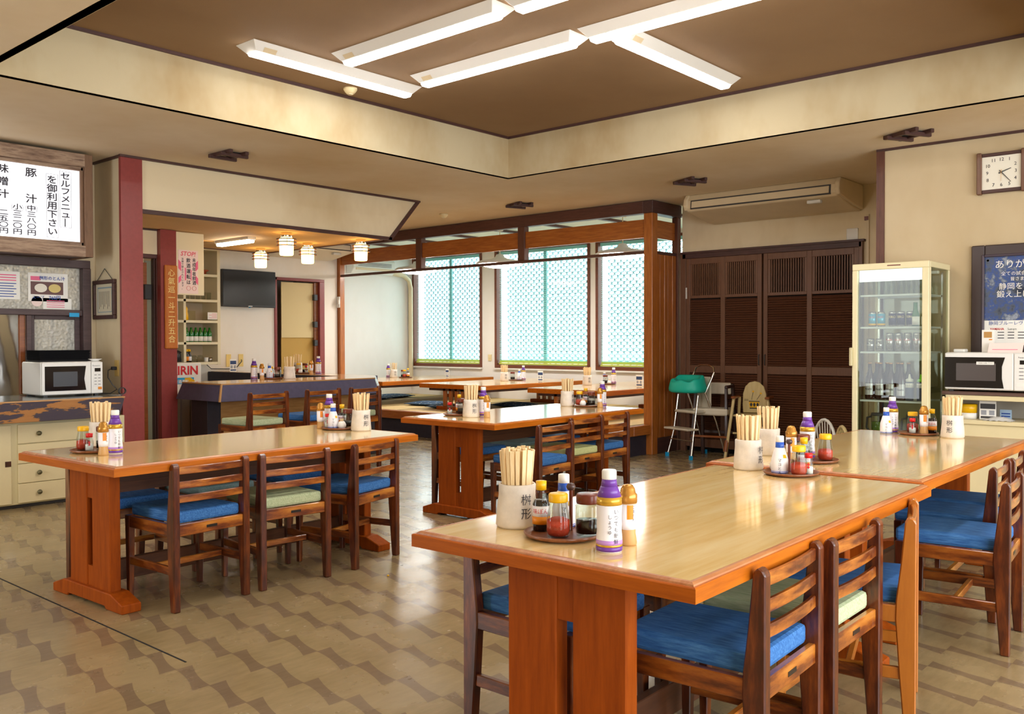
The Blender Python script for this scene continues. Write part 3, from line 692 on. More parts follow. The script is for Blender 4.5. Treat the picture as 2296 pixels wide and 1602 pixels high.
m=MB(); [m.box(.03,-.002,z,W-.06,-.001,z+.006) for z in (.07,.052,.034,.016)]; m.build('lines',M['pink'],a)
m=MB().lathe([(.045,-.002),(.045,.002)],24); m.xf(Matrix.Rotation(PI/2,4,'X')); tag(m.build('round_sticker',M['pink_pale'],loc=(3.17,8.198,1.655)),'round pinkish sticker on the hatch glass','sticker')
b=MB(); b.box(0,0,0,.085,.003,.035); tag(b.build('blue_sticker',M['sky_print'],loc=(3.42,8.146,1.525)),'small bright blue label stuck on the hatch middle rail','sticker')
# kitchen behind the hatch
b=MB(); b.box(2.2,8.9,0,2.93,9.0,2.0); tag(b.build('wall_kitchen_baffle',plain('taupe_panel','7c7064',.5)),kind='structure')
def sheet():
    mb=MB(); n=12
    for i in range(n+1):
        for j in range(n+1): mb.v.append((.6*i/n,.02*math.sin(i*1.3+j*.7),1.6*j/n))
    for i in range(n):
        for j in range(n): mb.f.append([i*(n+1)+j,(i+1)*(n+1)+j,(i+1)*(n+1)+j+1,i*(n+1)+j+1]); mb.m.append(0); mb.sm.append(True)
    return mb
tag(sheet().build('steel_sheet',M['steel'],loc=(2.93,9.05,.4)),'shiny stainless sheet seen through the kitchen hatch','sheet')
kl=thing('kitchen_lamp','lit kitchen tube lamp behind the hatch glass','ceiling light',(2.6,9.3,2.54)); m=MB(); m.box(-.6,-.06,-.05,.6,.06,0); m.build('housing',M['white'],kl); m=MB(); m.box(-.6,-.05,-.09,.6,.05,-.05); m.build('diffuser',emit('kitchen_tube','fffaf0',40.0),kl)
# counter with worn fascia over drawers
kc=thing('hatch_counter','cream drawer counter with worn dark fascia under the kitchen hatch','counter',(2.2,7.29,0))
def cb(name,mat,*bx,bevel=.003):
    mb=MB()
    for q in bx: mb.box(q[0]-2.2,q[1]-7.29,q[2],q[3]-2.2,q[4]-7.29,q[5])
    return mb.build(name,mat,kc,bevel=bevel)
cb('worktop',plain('steel_top','a9b0b0',.18,metal=.8),(.2,7.30,.835,3.50,8.165,.855),(3.50,7.65,.835,3.655,8.165,.855))
m=MB().prism([(0,.85),(.30,.85),(.30,.685),(.10,.685)],-2.0,1.30,'x'); m.build('fascia',M['worn_counter'],kc,bevel=.004)
m=MB(); m.box(-2.0,-.001,.846,1.30,.02,.856); m.build('edge_strip',M['bar_edge'],kc)
cb('carcass',M['cream_frame'],(.2,7.555,.03,3.62,8.16,.68)); cb('plinth',M['grey_dark'],(.2,7.59,0,3.60,8.16,.03))
for k,z0 in enumerate((.507,.352,.197,.042)):
    d=cb('drawer',M['cream_lam'],(2.765,7.537,z0,3.585,7.557,z0+.150))
    m=MB().lathe([(.012,0),(.012,.012),(.019,.018),(.017,.027),(0,.03)],16); m.xf(Matrix.Translation((.715,.247,z0+.075))@Matrix.Rotation(PI/2,4,'X')); m.build('knob',M['knob'],d)
d=cb('door',M['cream_lam'],(2.0,7.537,.042,2.715,7.557,.657)); m=MB(); m.box(.468,.244,.335,.512,.248,.378); m.build('pull',M['chrome'],d)
d=cb('door',M['cream_lam'],(1.25,7.537,.042,1.98,7.557,.657))
# lightbox menu sign
sg=thing('menu_lightbox','lit white menu lightbox in a weathered timber frame above the hatch','sign',(.2,7.75,2.0)); SX=.2
def sb(name,mat,*bx,bevel=.004):
    mb=MB()
    for q in bx: mb.box(q[0]-SX,q[1]-7.75,q[2]-2.0,q[3]-SX,q[4]-7.75,q[5]-2.0)
    return mb.build(name,mat,sg,bevel=bevel)
sb('frame_board',M['weathered'],(.2,7.735,2.775,3.45,7.80,2.885),(.2,7.76,2.745,3.40,7.80,2.775))
sb('frame_board',M['weathered'],(.2,7.735,2.02,3.45,7.80,2.115),(.2,7.76,2.115,3.40,7.80,2.145))
sb('frame_board',M['weathered_z'],(3.385,7.733,2.02,3.452,7.81,2.885),(3.362,7.76,2.115,3.385,7.80,2.775))
sb('side_board',M['weathered_z'],(3.425,7.81,2.02,3.45,8.17,2.885))
sb('case',M['dark_trim'],(.2,7.80,2.03,3.42,8.165,2.87))
sb('lit_face',M['sign_face'],(.23,7.782,2.146,3.361,7.79,2.744),bevel=0)
m=MB(); yy=7.780-7.75; ox=-SX; oz=-2.0
def col(s,x,zt,zb,size,sx=1.0): vtext(m,s,x+ox,zt+oz,zb+oz,size,0,yy,sx,.022)
col('セルフメニュー',3.245,2.715,2.268,.066,1.28); col('を御利用下さい',3.138,2.675,2.178,.070,1.22)
col('豚',2.975,2.715,2.635,.078,1.15); col('汁',2.975,2.505,2.42,.078,1.15); col('中三八〇円',2.975,2.413,2.165,.050,1.5)
col('小三二〇円',2.868,2.413,2.165,.050,1.5)
col('味',2.765,2.72,2.64,.075,1.15); col('噌',2.765,2.62,2.54,.075,1.15); col('汁',2.765,2.52,2.44,.075,1.15); col('二五〇円',2.765,2.36,2.165,.050,1.5)
for x in (2.975,2.868):
    for s in (-1,1):
        m2=[(x+ox+s*(.036+.006*math.cos(q*PI/8)),yy,2.385+oz+.026*math.sin(q*PI/8)) for q in range(-4,5)]; m.tube(m2,.0012,4,smooth=False)
for x0,x1,z0,z1 in ((3.198,3.292,2.258,2.725),(3.092,3.186,2.168,2.69)):
    for q in ((x0,z0,x1,z0+.002),(x0,z1-.002,x1,z1),(x0,z0,x0+.002,z1),(x1-.002,z0,x1,z1)): m.box(q[0]+ox,yy-.0005,q[1]+oz,q[2]+ox,yy+.0005,q[3]+oz)
m.build('lettering',M['ink'],sg)
# framed certificate on the pier side (faces -x)
fc=thing('framed_certificate','small dark framed certificate hanging by a cord on the pier side','picture frame',(3.66,8.235,1.50),-PI/2)
FW=.465; FH=.345
fc.location=(3.66,8.165,1.505); FW=.41
m=MB()
for q in ((0,-.03,0,FW,0,.035),(0,-.03,FH-.035,FW,0,FH),(0,-.03,.035,.035,0,FH-.035),(FW-.035,-.03,.035,FW,0,FH-.035)): m.box(*q)
m.build('frame',M['dark_trim'],fc,bevel=.004)
m=MB(); m.box(.035,-.012,.035,FW-.035,-.006,FH-.035); m.build('certificate',plain('aged_paper','d8cfb6',.6),fc)
m=MB()
for q in ((.07,.06,FW-.07,.066),(.07,FH-.075,FW-.07,FH-.062),(.07,.06,.076,FH-.07),(FW-.076,.06,FW-.07,FH-.07)): m.box(q[0],-.0135,q[1],q[2],-.0125,q[3])
m.build('border',plain('pale_blue_print','8fa3ad',.6),fc)
m=MB()
for k in range(8): m.box(.10+.026*k,-.0135,.09+.02*(k%3),.104+.026*k,-.0125,FH-.10)
m.build('lines',M['ink'],fc)
m=MB(); m.tube([(.06,-.012,FH),(FW/2,-.012,FH+.10),(FW-.06,-.012,FH)],.003,5); m.build('cord',M['grey_dark'],fc)
# outlet on the pier side, microwave lead
a=thing('wall_outlet','yellowed wall outlet on the pier side with a black plug','outlet',(3.66,7.80,1.005),-PI/2); m=MB(); m.box(0,-.008,0,.072,0,.14); m.build('plate',M['outlet'],a,bevel=.003); m=MB(); m.box(.02,-.05,.055,.05,-.008,.085); m.build('plug',M['black'],a,bevel=.004)
m=MB(); m.tube([(3.61,7.77,1.07),(3.56,7.72,1.06),(3.53,7.66,1.0),(3.55,7.62,.94),(3.58,7.60,.90),(3.55,7.66,.864),(3.49,7.75,.862)],.0045,6); tag(m.build('power_cord',M['black']),'black power cord from the white microwave to the pier outlet','cord')
# microwave on the hatch counter (faces -y)
def microwave(label,loc,rz,W,Dp,H,text,style=0,group=None):
    a=thing('microwave_oven',label,'microwave',loc,rz)
    m=MB(); m.box(0,.015,.015,W,Dp,H); m.build('casing',M['white'],a,bevel=.008)
    dw=W*.80 if not style else W*.76
    d=MB(); d.box(.002,-.012,.018,dw,.015,H-.004); d=d.build('door',M['white'],a,bevel=.006)
    m=MB(); m.prism([(.02,.05),(dw-.045,.05),(dw-.06,H/2),(dw-.045,H-.035),(.02,H-.035)] if style==0 else [(.004,.032),(dw-.062,.032),(dw-.075,H*.35),(dw-.075,H*.65),(dw-.055,H-.035),(.004,H-.035)],-.0155,-.0115,'y'); m.build('window',M['black_gloss'],d)
    m=MB(); m.box(.085,-.0172,.085,dw-.115,-.0156,H-.08); m.build('mesh_screen',plain('oven_mesh_%d'%style,'3b3d44' if not style else '4a403d',.3),d)
    m=MB(); m.box(dw+.003,-.012,.018,W-.002,.015,H-.004); p=m.build('control_panel',M['white'],a,bevel=.005)
    pw=W-dw; m=MB(); m.box(dw+pw*.28,-.014,H-.085,dw+pw*.78,-.0115,H-.055); m.build('display',M['black_gloss'],p)
    m=MB(); text_to(m,text,dw+pw*.42,H-.035,.016,y=-.0128); 
    for r in range(4):
        for c in range(2): m.box(dw+pw*(.25+.32*c),-.0132,H-.115-.026*r,dw+pw*(.45+.32*c),-.0124,H-.111-.026*r)
    m.build('lettering',M['ink'],p)
    m=MB(); m.box(dw+pw*.56,-.014,.05,dw+pw*.88,-.0118,.072); m.build('start_button',M['orange'],p)
    m=MB(); m.box(dw+pw*.14,-.0135,.05,dw+pw*.46,-.0118,.072); m.build('button',M['paper'],p)
    for x in (.04,W-.04):
        for y in (.04,Dp-.04): f=MB(); f.box(x-.015,y-.015,0,x+.015,y+.015,.016); f.build('foot',M['black'],a)
    return a,dw
microwave('white microwave with stacked trays on it on the kitchen hatch counter',(2.98,7.63,.855),0,.49,.40,.285,'Panasonic')
# stack of black trays and a white saucer on it
for k in range(12):
    m=MB(); m.hexa([(.02,.02,0),(.40,.02,0),(.40,.27,0),(.02,.27,0),(0,0,.012),(.42,0,.012),(.42,.29,.012),(0,.29,.012)])
    o=m.build('serving_tray',M['black'],loc=(2.995+.003*(k%3),7.72,1.1405+.0075*k)); tag(o,'black serving tray in the stack on the white microwave','tray','stacked black trays')
m=MB().lathe([(.03,0),(.032,.006),(.055,.018),(.052,.02),(.03,.01),(0,.009)],20); tag(m.build('saucer',M['white'],loc=(3.44,7.70,1.141)),'small white saucer on top of the white microwave beside the trays','saucer')
# coil of cable on the counter corner
m=MB(); m.tube([(.03*math.cos(q*.5),.012*math.sin(q*.37),.03+.028*math.sin(q*.5)) for q in range(40)],.003,5); tag(m.build('cable_coil',M['grey_dark'],loc=(3.60,7.55,.857)),'small coil of grey cable in the counter corner by the pier','cable')

# ------------------------------------------------------------------ passage door beside the red pier
dp=sroot('door_3',(3.83,8.70,0))
m=MB(); m.box(0,-.03,2.14,.70,.05,2.18); m.box(.665,-.03,0,.70,.05,2.14); m.build('door_frame',M['maroon_dark'],dp,bevel=.004)
m=MB(); m.box(.655,.0,0,.663,.06,2.14); m.build('door_track',M['dark_trim'],dp)
m=MB(); m.box(.59,.06,.0,.66,.07,2.12); m.build('pane',plain('greyed_glass','8b8872',.2),dp)
m=MB(); m.box(.53,.04,.02,.60,.075,2.10); m.build('stile',M['honey'],dp)
m=MB(); m.box(-.0,.07,0,.53,.08,2.12); m.build('panel',M['honey'],dp)
for z in (1.73,.16): m=MB(); m.box(.56,.0,z,.63,.04,z+.15); m.build('hinge',M['black'],dp,bevel=.004)
# carved plank sign on the maroon post
pk=thing('plank_sign','narrow orange plank sign with pale brush lettering on the maroon post','sign',(4.535,8.598,1.235))
m=MB(); m.box(0,-.025,0,.137,0,.84); m.build('plank',M['sign_plank'],pk,bevel=.008)
m=MB(); vtext(m,'心氣巡一斗二升五合',.068,.80,.05,.078,0,-.0265,1.0,.004); m.build('lettering',M['gold_ink'],pk)
# hanging panel with the no-drinking poster
tag(MB().box(4.676,8.63,1.785,4.995,8.665,2.425).build('hanging_panel',M['shelf_cream'],bevel=.003),'cream hanging panel above the shelves, carrying a pink poster','panel')
ps=thing('poster','pale pink STOP poster with vertical lettering on the cream hanging panel','poster',(4.708,8.629,1.80))
m=MB(); m.box(0,-.002,0,.218,0,.445); m.build('sheet',M['pink_pale'],ps)
m=MB(); text_to(m,'STOP!',.11,.405,.062,y=-.003,shear=.2,off=.02,sx=1.0); m.build('lettering',plain('stop_pink','e0566c',.6),ps)
m=MB()
for pts in ([(.0,.345),(.03,.315),(.03,.225),(.0,.255)],[(.0,.10),(.03,.13),(.03,.19),(.0,.16)],[(.07,.27),(.085,.255),(.085,.14),(.07,.13)],[(.188,.315),(.218,.345),(.218,.26),(.188,.23)],[(.188,.19),(.218,.16),(.218,.09),(.188,.12)],[(.135,.25),(.145,.24),(.145,.14),(.135,.13)]):
    m.prism(pts,-.0028,-.002,'y')
m.build('arrow',M['pink'],ps)
m=MB(); vtext(m,'未成年者飲酒',.173,.365,.085,.046,0,-.0035,.95,.015); vtext(m,'飲酒運転は',.110,.365,.085,.050,0,-.0035,.95,.02); vtext(m,'法律で禁止されています。',.045,.365,.035,.026,0,-.0035,1.0,.01); m.build('lettering',M['ink'],ps)
m=MB()
for x in (.110,.173): m.tube([(x+.022*math.cos(q*PI/8),-.003,.055+.022*math.sin(q*PI/8)) for q in range(17)],.0018,4,caps=False)
m.build('ring',M['red_print'],ps)
# shelf unit
sh=thing('shelf_unit','tall cream open shelf unit against the television wall','shelf',(5.45,10.90,1.0)); 
def shb(n,mat,*bx):
    mb=MB()
    for q in bx: mb.box(q[0]-5.45,q[1]-10.9,q[2]-1.0,q[3]-5.45,q[4]-10.9,q[5]-1.0)
    return mb.build(n,mat,sh,bevel=.002)
shb('side_panel',M['shelf_cream'],(6.50,10.90,1.0,6.545,11.298,2.55)); shb('side_panel',M['shelf_cream'],(5.45,10.90,1.0,5.49,11.298,2.55))
shb('divider',M['shelf_cream'],(6.015,10.90,1.04,6.05,11.28,2.51))
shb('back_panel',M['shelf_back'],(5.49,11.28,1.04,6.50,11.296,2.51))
for z in (1.02,1.285,1.57,1.845,2.18,2.53): shb('shelf_board',M['shelf_cream'],(5.49,10.90,z-.017,6.50,11.28,z+.017))
# things on the shelves
def sake():
    a=thing('sake_bottle','green bottle','bottle'); m=MB().lathe([(.0,0),(.03,0),(.031,.11),(.026,.135),(.014,.16),(.013,.19),(0,.192)],14); m.build('bottle',M['green_glass'],a); m=MB().lathe([(.0315,.012),(.0318,.075)],14); m.build('label',M['paper'],a); return a
skp=Proto(sake())
for k in range(6): skp.place((6.085+.066*k,10.96,1.302),0,'green sake bottle with pale label in the row on the cream shelves','green sake bottles in a row')
def tumbler(r,h,t=.004):
    m=MB().lathe([(0,0),(r*.85,0),(r,h),(r-t,h),(r*.82-t,.008),(0,.008)],14); return m.mesh('glass',M['jar_glass'])
tm=tumbler(.033,.10)
for k in range(5):
    o=bpy.data.objects.new('drinking_glass',tm); C.objects.link(o); o.location=(6.12+.078*k,11.0,1.862); tag(o,'clear drinking glass on the cream shelves below the top opening','glass','glasses on the cream shelves')
tag(MB().lathe([(0,0),(.05,0),(.055,.035),(.085,.05),(.085,.06),(.05,.05),(0,.045)],18).build('terracotta_dish',M['terracotta'],loc=(6.34,11.0,2.197)),'flat terracotta dish in the top opening of the cream shelves','dish')
a=thing('mascot_bottle','tall yellow bottle beside the shelf divider','bottle',(6.09,10.98,1.587)); m=MB().lathe([(0,0),(.035,0),(.03,.08),(.022,.12),(.026,.15),(.012,.18),(0,.185)],12); m.build('body',M['yellow'],a)
a=thing('printed_card','white printed price card on the cream shelves','card',(6.36,10.905,1.60)); a['label']='white printed price card leaning in the middle of the cream shelves'; m=MB(); m.box(0,0,0,.155,.004,.095); m.build('sheet',M['paper'],a); m=MB(); [m.box(.02+.04*(k%2),-.001,.02+.018*k,.13,.0,.025+.018*k) for k in range(4)]; m.build('lines',M['pink'],a)
tag(MB().box(6.12,11.18,1.587,6.34,11.2,1.72).build('framed_plaque',plain('khaki_board','a08f63',.6)),'khaki board standing at the back of the cream shelves','board')
for k,(x,l) in enumerate(((6.09,'orange'),(6.125,'label_white'))):
    a=thing('sauce_bottle','x','bottle',(x,10.96,1.037)); a['label']='dark sauce bottle with yellow cap and %s label on the lowest cream shelf'%('orange' if k==0 else 'white'); m=MB().lathe([(0,0),(.026,0),(.027,.09),(.013,.13),(.013,.14)],12); m.build('bottle',M['soy'],a); m=MB().lathe([(.017,.14),(.017,.17),(0,.172)],12); m.build('cap',M['yellow'],a); m=MB().lathe([(.0275,.02),(.0278,.075)],12); m.build('label',M[l],a)
cm=MB().lathe([(0,.095),(.03,.09),(.042,.06),(.045,0),(.042,0),(.039,.06),(.028,.085),(0,.09)],16).mesh('glass_bowl',M['jar_glass'])
for x in (6.20,6.29):
    o=bpy.data.objects.new('upturned_glass',cm); C.objects.link(o); o.location=(x,10.98,1.037); tag(o,'upturned clear dessert glass on the lowest cream shelf','glass','upturned glasses')
for x,mt,l in ((6.37,'white','small white cup on the lowest cream shelf'),(6.43,'steel','small steel cup on the lowest cream shelf')):
    tag(MB().lathe([(0,0),(.026,0),(.03,.06),(.026,.06),(.022,.01),(0,.01)],14).build('cup',M[mt],loc=(x,10.97,1.037)),l,'cup')
a=thing('kettle','black kettle in the narrow left opening of the cream shelves','kettle',(5.955,10.97,1.037)); m=MB().lathe([(0,0),(.055,0),(.05,.10),(.035,.15),(0,.16)],16); m.build('body',M['black'],a); m=MB(); m.tube([(.04,0,.14),(.075,0,.12),(.075,0,.05),(.053,0,.03)],.007,6); m.build('handle',M['black'],a)
# white drinks cooler with red lettering, and grey steel unit (front faces -x)
kc2=thing('drinks_cooler','white drinks cooler with red KIRIN lettering behind the bar','cooler',(5.20,10.10,0))
m=MB(); m.box(0,0,.64,.60,.60,1.05); m.build('lid_body',M['white'],kc2,bevel=.01); m=MB(); m.box(0,.01,0,.60,.60,.64); m.build('base',M['steel'],kc2,bevel=.008)
m=MB(); text_to(m,'KIRIN',.375,.955,.145,y=-.003,off=.03,sx=1.0); m.build('lettering',M['red_print'],kc2)
m=MB(); m.box(.25,-.003,.80,.50,-.001,.875); m.build('sticker',M['sky_print'],kc2); m=MB(); m.prism([(.38,.805),(.505,.805),(.51,.835),(.45,.875),(.38,.87)],-.004,-.002,'y'); m.build('sticker',M['yellow'],kc2)
m=MB(); text_to(m,'飲酒運転',.34,.825,.045,y=-.0045,off=.02); m.build('lettering',M['paper'],kc2)
g=thing('steel_undercounter_fridge','grey steel undercounter fridge behind the left end of the bar','fridge',(4.80,8.78,0)); m=MB(); m.box(0,0,.02,.22,.30,.74); m.build('body',plain('brushed_grey','7d7772',.35,metal=.4),g,bevel=.004); m=MB(); m.box(.01,-.012,.06,.10,0,.72); m.build('door',plain('brushed_grey_door','857e78',.35,metal=.4),g,bevel=.004)
m=MB(); m.box(.115,-.012,.06,.21,0,.72); m.build('door',MATS['brushed_grey_door'],g,bevel=.004)
# ------------------------------------------------------------------ television wall
tv=thing('television','black wall-mounted television tilted down slightly','television',(6.72,11.17,1.79))
m=MB(); m.box(0,-.03,0,.855,.02,.515); m.build('body',M['black'],tv,bevel=.006); m=MB(); m.box(.012,-.0325,.03,.843,-.029,.505); m.build('screen',M['tv_screen'],tv); m=MB(); m.box(.33,.02,.15,.53,.13,.35); m.build('bracket',M['grey_dark'],tv); m=MB(); m.box(.40,-.034,.008,.47,-.031,.018); m.build('logo_bar',M['steel'],tv)
m=MB(); m.box(.42,-.034,-.01,.44,-.02,0); m.build('light',M['sky_print'],tv)
d4=sroot('door_4',(7.655,11.30,0))
m=MB(); m.box(-.0,-.02,0,.04,.08,2.25); m.box(0,-.02,2.21,.89,.08,2.25); m.box(.80,-.02,0,.89,.08,2.21); m.build('door_frame',M['red_column'],d4,bevel=.003)
m=MB(); m.box(.735,.03,0,.80,.07,2.20); m.build('stile',M['honey'],d4)
for z in (1.93,1.52,1.24): m=MB(); m.box(.715,.0,z,.775,.05,z+.09); m.build('hinge',M['black'],d4,bevel=.003)
m=MB(); m.box(.165,.06,1.365,.735,.07,2.19); m.build('upper_panel',M['roll_blind'],d4); m=MB(); m.box(.17,.075,.05,.735,.085,1.365); m.build('lower_panel',M['ochre'],d4)
rk=thing('wooden_rack','dark wooden rack inside the small room behind the doorway','rack',(7.70,12.0,0)); 
for z in (1.16,1.70): m=MB(); m.box(0,0,z,.35,.28,z+.02); m.build('shelf_board',M['dark_trim'],rk)
for x in (.0,.31): m=MB(); m.box(x,0,0,x+.04,.28,1.72); m.build('upright',M['dark_trim'],rk)
for k in range(3): o=bpy.data.objects.new('drinking_glass',tm); C.objects.link(o); o.location=(7.77+.085*k,12.08,1.18); tag(o,'clear drinking glass on the dark rack behind the doorway','glass','glasses on the dark rack')
tag(MB().box(7.72,12.02,1.721,8.0,12.25,1.80).build('white_box',M['white_matte'],bevel=.005),'white box on top of the dark rack behind the doorway','box')
for x,l in ((6.865,'yellowed outlet plate on the television wall behind the white card'),(7.06,'yellowed outlet plate on the television wall with a black lead')):
    a=thing('wall_outlet',l,'outlet',(x,11.298,.955)); m=MB(); m.box(0,-.008,0,.075,0,.175); m.build('plate',M['outlet'],a,bevel=.003)
m=MB(); m.tube([(7.10,11.285,1.05),(7.09,11.26,1.03),(7.02,11.27,.95),(6.9,11.27,.925),(6.62,11.27,.935),(6.55,11.26,.99)],.006,6); tag(m.build('power_cord',M['black']),'black lead hanging from the outlet on the television wall','cord')
# ------------------------------------------------------------------ bar counter, L shaped, with slanted navy edge
br=thing('bar_counter','wood topped bar counter with slanted navy edge and plank front','bar counter',(5.6,8.0,0))
def bx(n,mat,mb,bevel=.004):
    for i,v in enumerate(mb.v): mb.v[i]=(v[0]-5.6,v[1]-8.0,v[2])
    return mb.build(n,mat,br,bevel=bevel)
m=MB(); m.prism([(4.63,7.70),(6.50,7.70),(7.02,8.30),(7.02,11.28),(6.62,11.28),(6.62,8.42),(4.63,8.42)],.868,.902,'z'); bx('bar_top',M['bar_top'],m,0.003)
def slope(a,b,n,drop=.165,inn=.06,top=.898):
    # slanted fascia from edge a-b, outward normal n: the lower edge stands out
    (ax,ay),(bx_,by)=a,b
    o=inn
    lo=[(ax+n[0]*o,ay+n[1]*o,top-drop),(bx_+n[0]*o,by+n[1]*o,top-drop),(bx_-n[0]*.03,by-n[1]*.03,top-drop),(ax-n[0]*.03,ay-n[1]*.03,top-drop)]
    hi=[(ax+n[0]*.004,ay+n[1]*.004,top),(bx_+n[0]*.004,by+n[1]*.004,top),(bx_-n[0]*.03,by-n[1]*.03,top),(ax-n[0]*.03,ay-n[1]*.03,top)]
    return lo,hi
def fas(name,a,b,n,mat,**k):
    lo,hi=slope(a,b,n,**k); m=MB(); m.hexa(lo+hi); bx(name,mat,m)
m=MB(); m.hexa([(4.575,7.645,.735),(6.525,7.645,.735),(6.50,7.73,.735),(4.66,7.73,.735),(4.628,7.698,.898),(6.505,7.698,.898),(6.50,7.73,.898),(4.66,7.73,.898)]); bx('front_fascia',M['navy'],m)
m=MB(); m.hexa([(4.575,8.46,.735),(4.575,7.645,.735),(4.66,7.73,.735),(4.66,8.40,.735),(4.628,8.42,.898),(4.628,7.698,.898),(4.66,7.73,.898),(4.66,8.40,.898)]); bx('end_fascia',M['navy'],m)
m=MB(); m.hexa([(6.525,7.645,.735),(7.09,8.28,.735),(7.02,8.30,.735),(6.50,7.73,.735),(6.505,7.698,.898),(7.025,8.295,.898),(6.99,8.30,.898),(6.50,7.73,.898)]); bx('corner_fascia',plain('window_reflection_grey','9aa0a6',.25,metal=.5),m)  # window reflection on the bevelled corner painted in as silvery grey
m=MB(); m.box(6.575,8.44,.735,6.625,11.28,.898); bx('inner_fascia',M['navy_dark'],m)
m=MB(); m.box(7.0,8.3,.735,7.06,11.28,.898); bx('outer_fascia',M['navy'],m)
for q in ((4.622,7.692,.892,6.51,7.702,.9045),(4.622,7.70,.892,4.632,8.42,.9045)): m=MB(); m.box(*q); bx('worn_edge',M['bar_edge'],m,0)
m=MB(); m.hexa([(4.570,7.640,.735),(4.585,7.640,.735),(4.585,7.66,.735),(4.570,7.66,.735),(4.622,7.692,.9),(4.636,7.692,.9),(4.636,7.71,.9),(4.622,7.71,.9)]); bx('worn_edge',M['bar_edge'],m,0)
m=MB(); m.box(4.80,8.00,0,6.62,8.10,.735); bx('plank_front',M['bar_plank'],m,0)
m=MB(); m.box(4.655,8.0,0,4.80,8.30,.735); bx('end_post',M['navy_dark'],m)
m=MB(); m.box(6.62,8.10,0,6.95,11.28,.735); bx('return_base',M['navy_dark'],m)

# ------------------------------------------------------------------ tall glass drinks fridge (front faces -x, local x along -y)
fr=thing('drinks_fridge','tall ivory framed glass drinks fridge against the clock wall','fridge',(7.20,2.70,0),-PI/2)
W,D_,H=.577,.54,1.905
def fb(n,mat,*bxs,bevel=.004):
    mb=MB()
    for q in bxs: mb.box(*q)
    return mb.build(n,mat,fr,bevel=bevel)
fb('top_panel',M['fridge'],(0,.037,H-.045,W,D_,H)); fb('base',M['fridge'],(0,.03,.0,W,D_,.42)); fb('grille',M['grey_dark'],(.05,.025,.08,W-.05,.03,.30))
for x in (0,W-.025):
    fb('corner_post',M['fridge'],(x,D_-.03,.42,x+.025,D_,H-.045))
fb('corner_post',M['fridge'],(0,.035,.42,.02,.06,H-.045),(W-.025,.035,.42,W,.06,H-.045))
d=fb('door',M['fridge'],(0,0,H-.05,W,.035,H),(0,0,.40,.042,.035,H-.05),(W-.050,0,.40,W,.035,H-.05),(.042,0,.40,W-.05,.035,.45))
m=MB(); m.box(.042,.012,.45,W-.05,.018,H-.05); m.build('pane',M['showcase_glass'],d)
m=MB(); m.prism([(-.018,-.02),(.006,-.028),(.010,-.0),(-.006,.004)],1.10,1.245,'z'); m.build('handle',M['cream_frame'],d,bevel=.004)
m=MB(); m.box(.27,-.002,H-.026,.37,.0005,H-.018); m.build('emblem',M['brown_cap'],d)
for x in (.006,W-.012): fb('side_pane',M['showcase_glass'],(x,.06,.42,x+.005,D_-.03,H-.045),bevel=0)
fb('back_pane',M['showcase_glass'],(.03,D_-.02,.42,W-.03,D_-.015,H-.045),bevel=0)
for x in (.035,W-.05):
    for y in (.06,D_-.06): fb('shelf_track',M['steel'],(x,y,.45,x+.014,y+.01,H-.06),bevel=0)
SZ=(.832,1.215,1.41,1.662)
for z in (.50,)+SZ:
    fb('wire_shelf',M['shelf_wire'],(.045,.05,z-.014,W-.045,.062,z),(.045,D_-.09,z-.014,W-.045,D_-.078,z),bevel=0)
    m=MB()
    for k in range(16): m.box(.05+.031*k,.05,z-.004,.053+.031*k,D_-.08,z)
    tag(m.build('shelf_wires',M['shelf_wire'],fr),kind='stuff')
fb('light_strip',M['white'],(.05,.40,H-.075,W-.05,.44,H-.05))
m=MB(); m.box(.045,.035,1.765,W-.052,.04,1.855); m.build('backlit_header',emit('fridge_header_light','e8f1fb',.9),fr)
FX=lambda u,v: (7.20+v,2.70-u)
def canproto(name,mat,body,r,h,ink,cap='can_silver',base=None,sz=.022,label=None):
    a=thing(name,'can','can'); m=MB().lathe([(0,0),(r*.86,0),(r,.008),(r,h-.012),(r*.84,h),(r*.8,h-.003),(0,h-.004)],18); m.build('can_body',M[cap],a)
    m=MB().lathe([(r*1.008,.012),(r*1.008,h-.016)],18); m.build('print',M[mat],a)
    if base: m=MB().lathe([(r*1.014,.010),(r*1.014,.024)],18); m.build('band',M[base],a)
    m=MB(); wrap_to(m,body,r*1.02,PI,h*.62,sz,sx=-1 if False else 1); m.build('lettering',M[ink],a); return a
c_b=Proto(canproto('drink_can','can_blue','FREE',.030,.118,'red_print',base='yellow'))
for k in range(2): c_b.place(FX(.115+.068*k,.13)+(1.412,),-PI/2*0,'pale blue can with yellow base on the upper can shelf of the fridge','pale blue cans in the fridge')
c_z=Proto(canproto('drink_can','can_navy','ZERO',.030,.118,'gold_ink',sz=.026))
for k in range(3): c_z.place(FX(.27+.064*k,.13+.02*(k==2))+(1.412,),0,'dark violet ZERO can on the upper can shelf of the fridge','dark violet cans in the fridge')
c_s=Proto(canproto('beer_can','can_silver','Asahi',.030,.10,'ink',sz=.024))
for k in range(2): c_s.place(FX(.10+.07*k,.13)+(1.217,),0,'short silver beer can on the lower can shelf of the fridge','short silver cans in the fridge')
c_l=Proto(canproto('beer_can','can_silver','Asahi',.031,.145,'red_print',sz=.024))
for k in range(4): c_l.place(FX(.25+.068*k,.13)+(1.217,),0,'tall silver beer can on the lower can shelf of the fridge','tall silver cans in the fridge')
c_y=Proto(canproto('lemon_can','can_silver','LEMON',.031,.13,'yellow',base='yellow',sz=.016))
c_y.place(FX(.46,.22)+(1.217,),0,'silver lemon can with yellow base behind the tall cans'); 
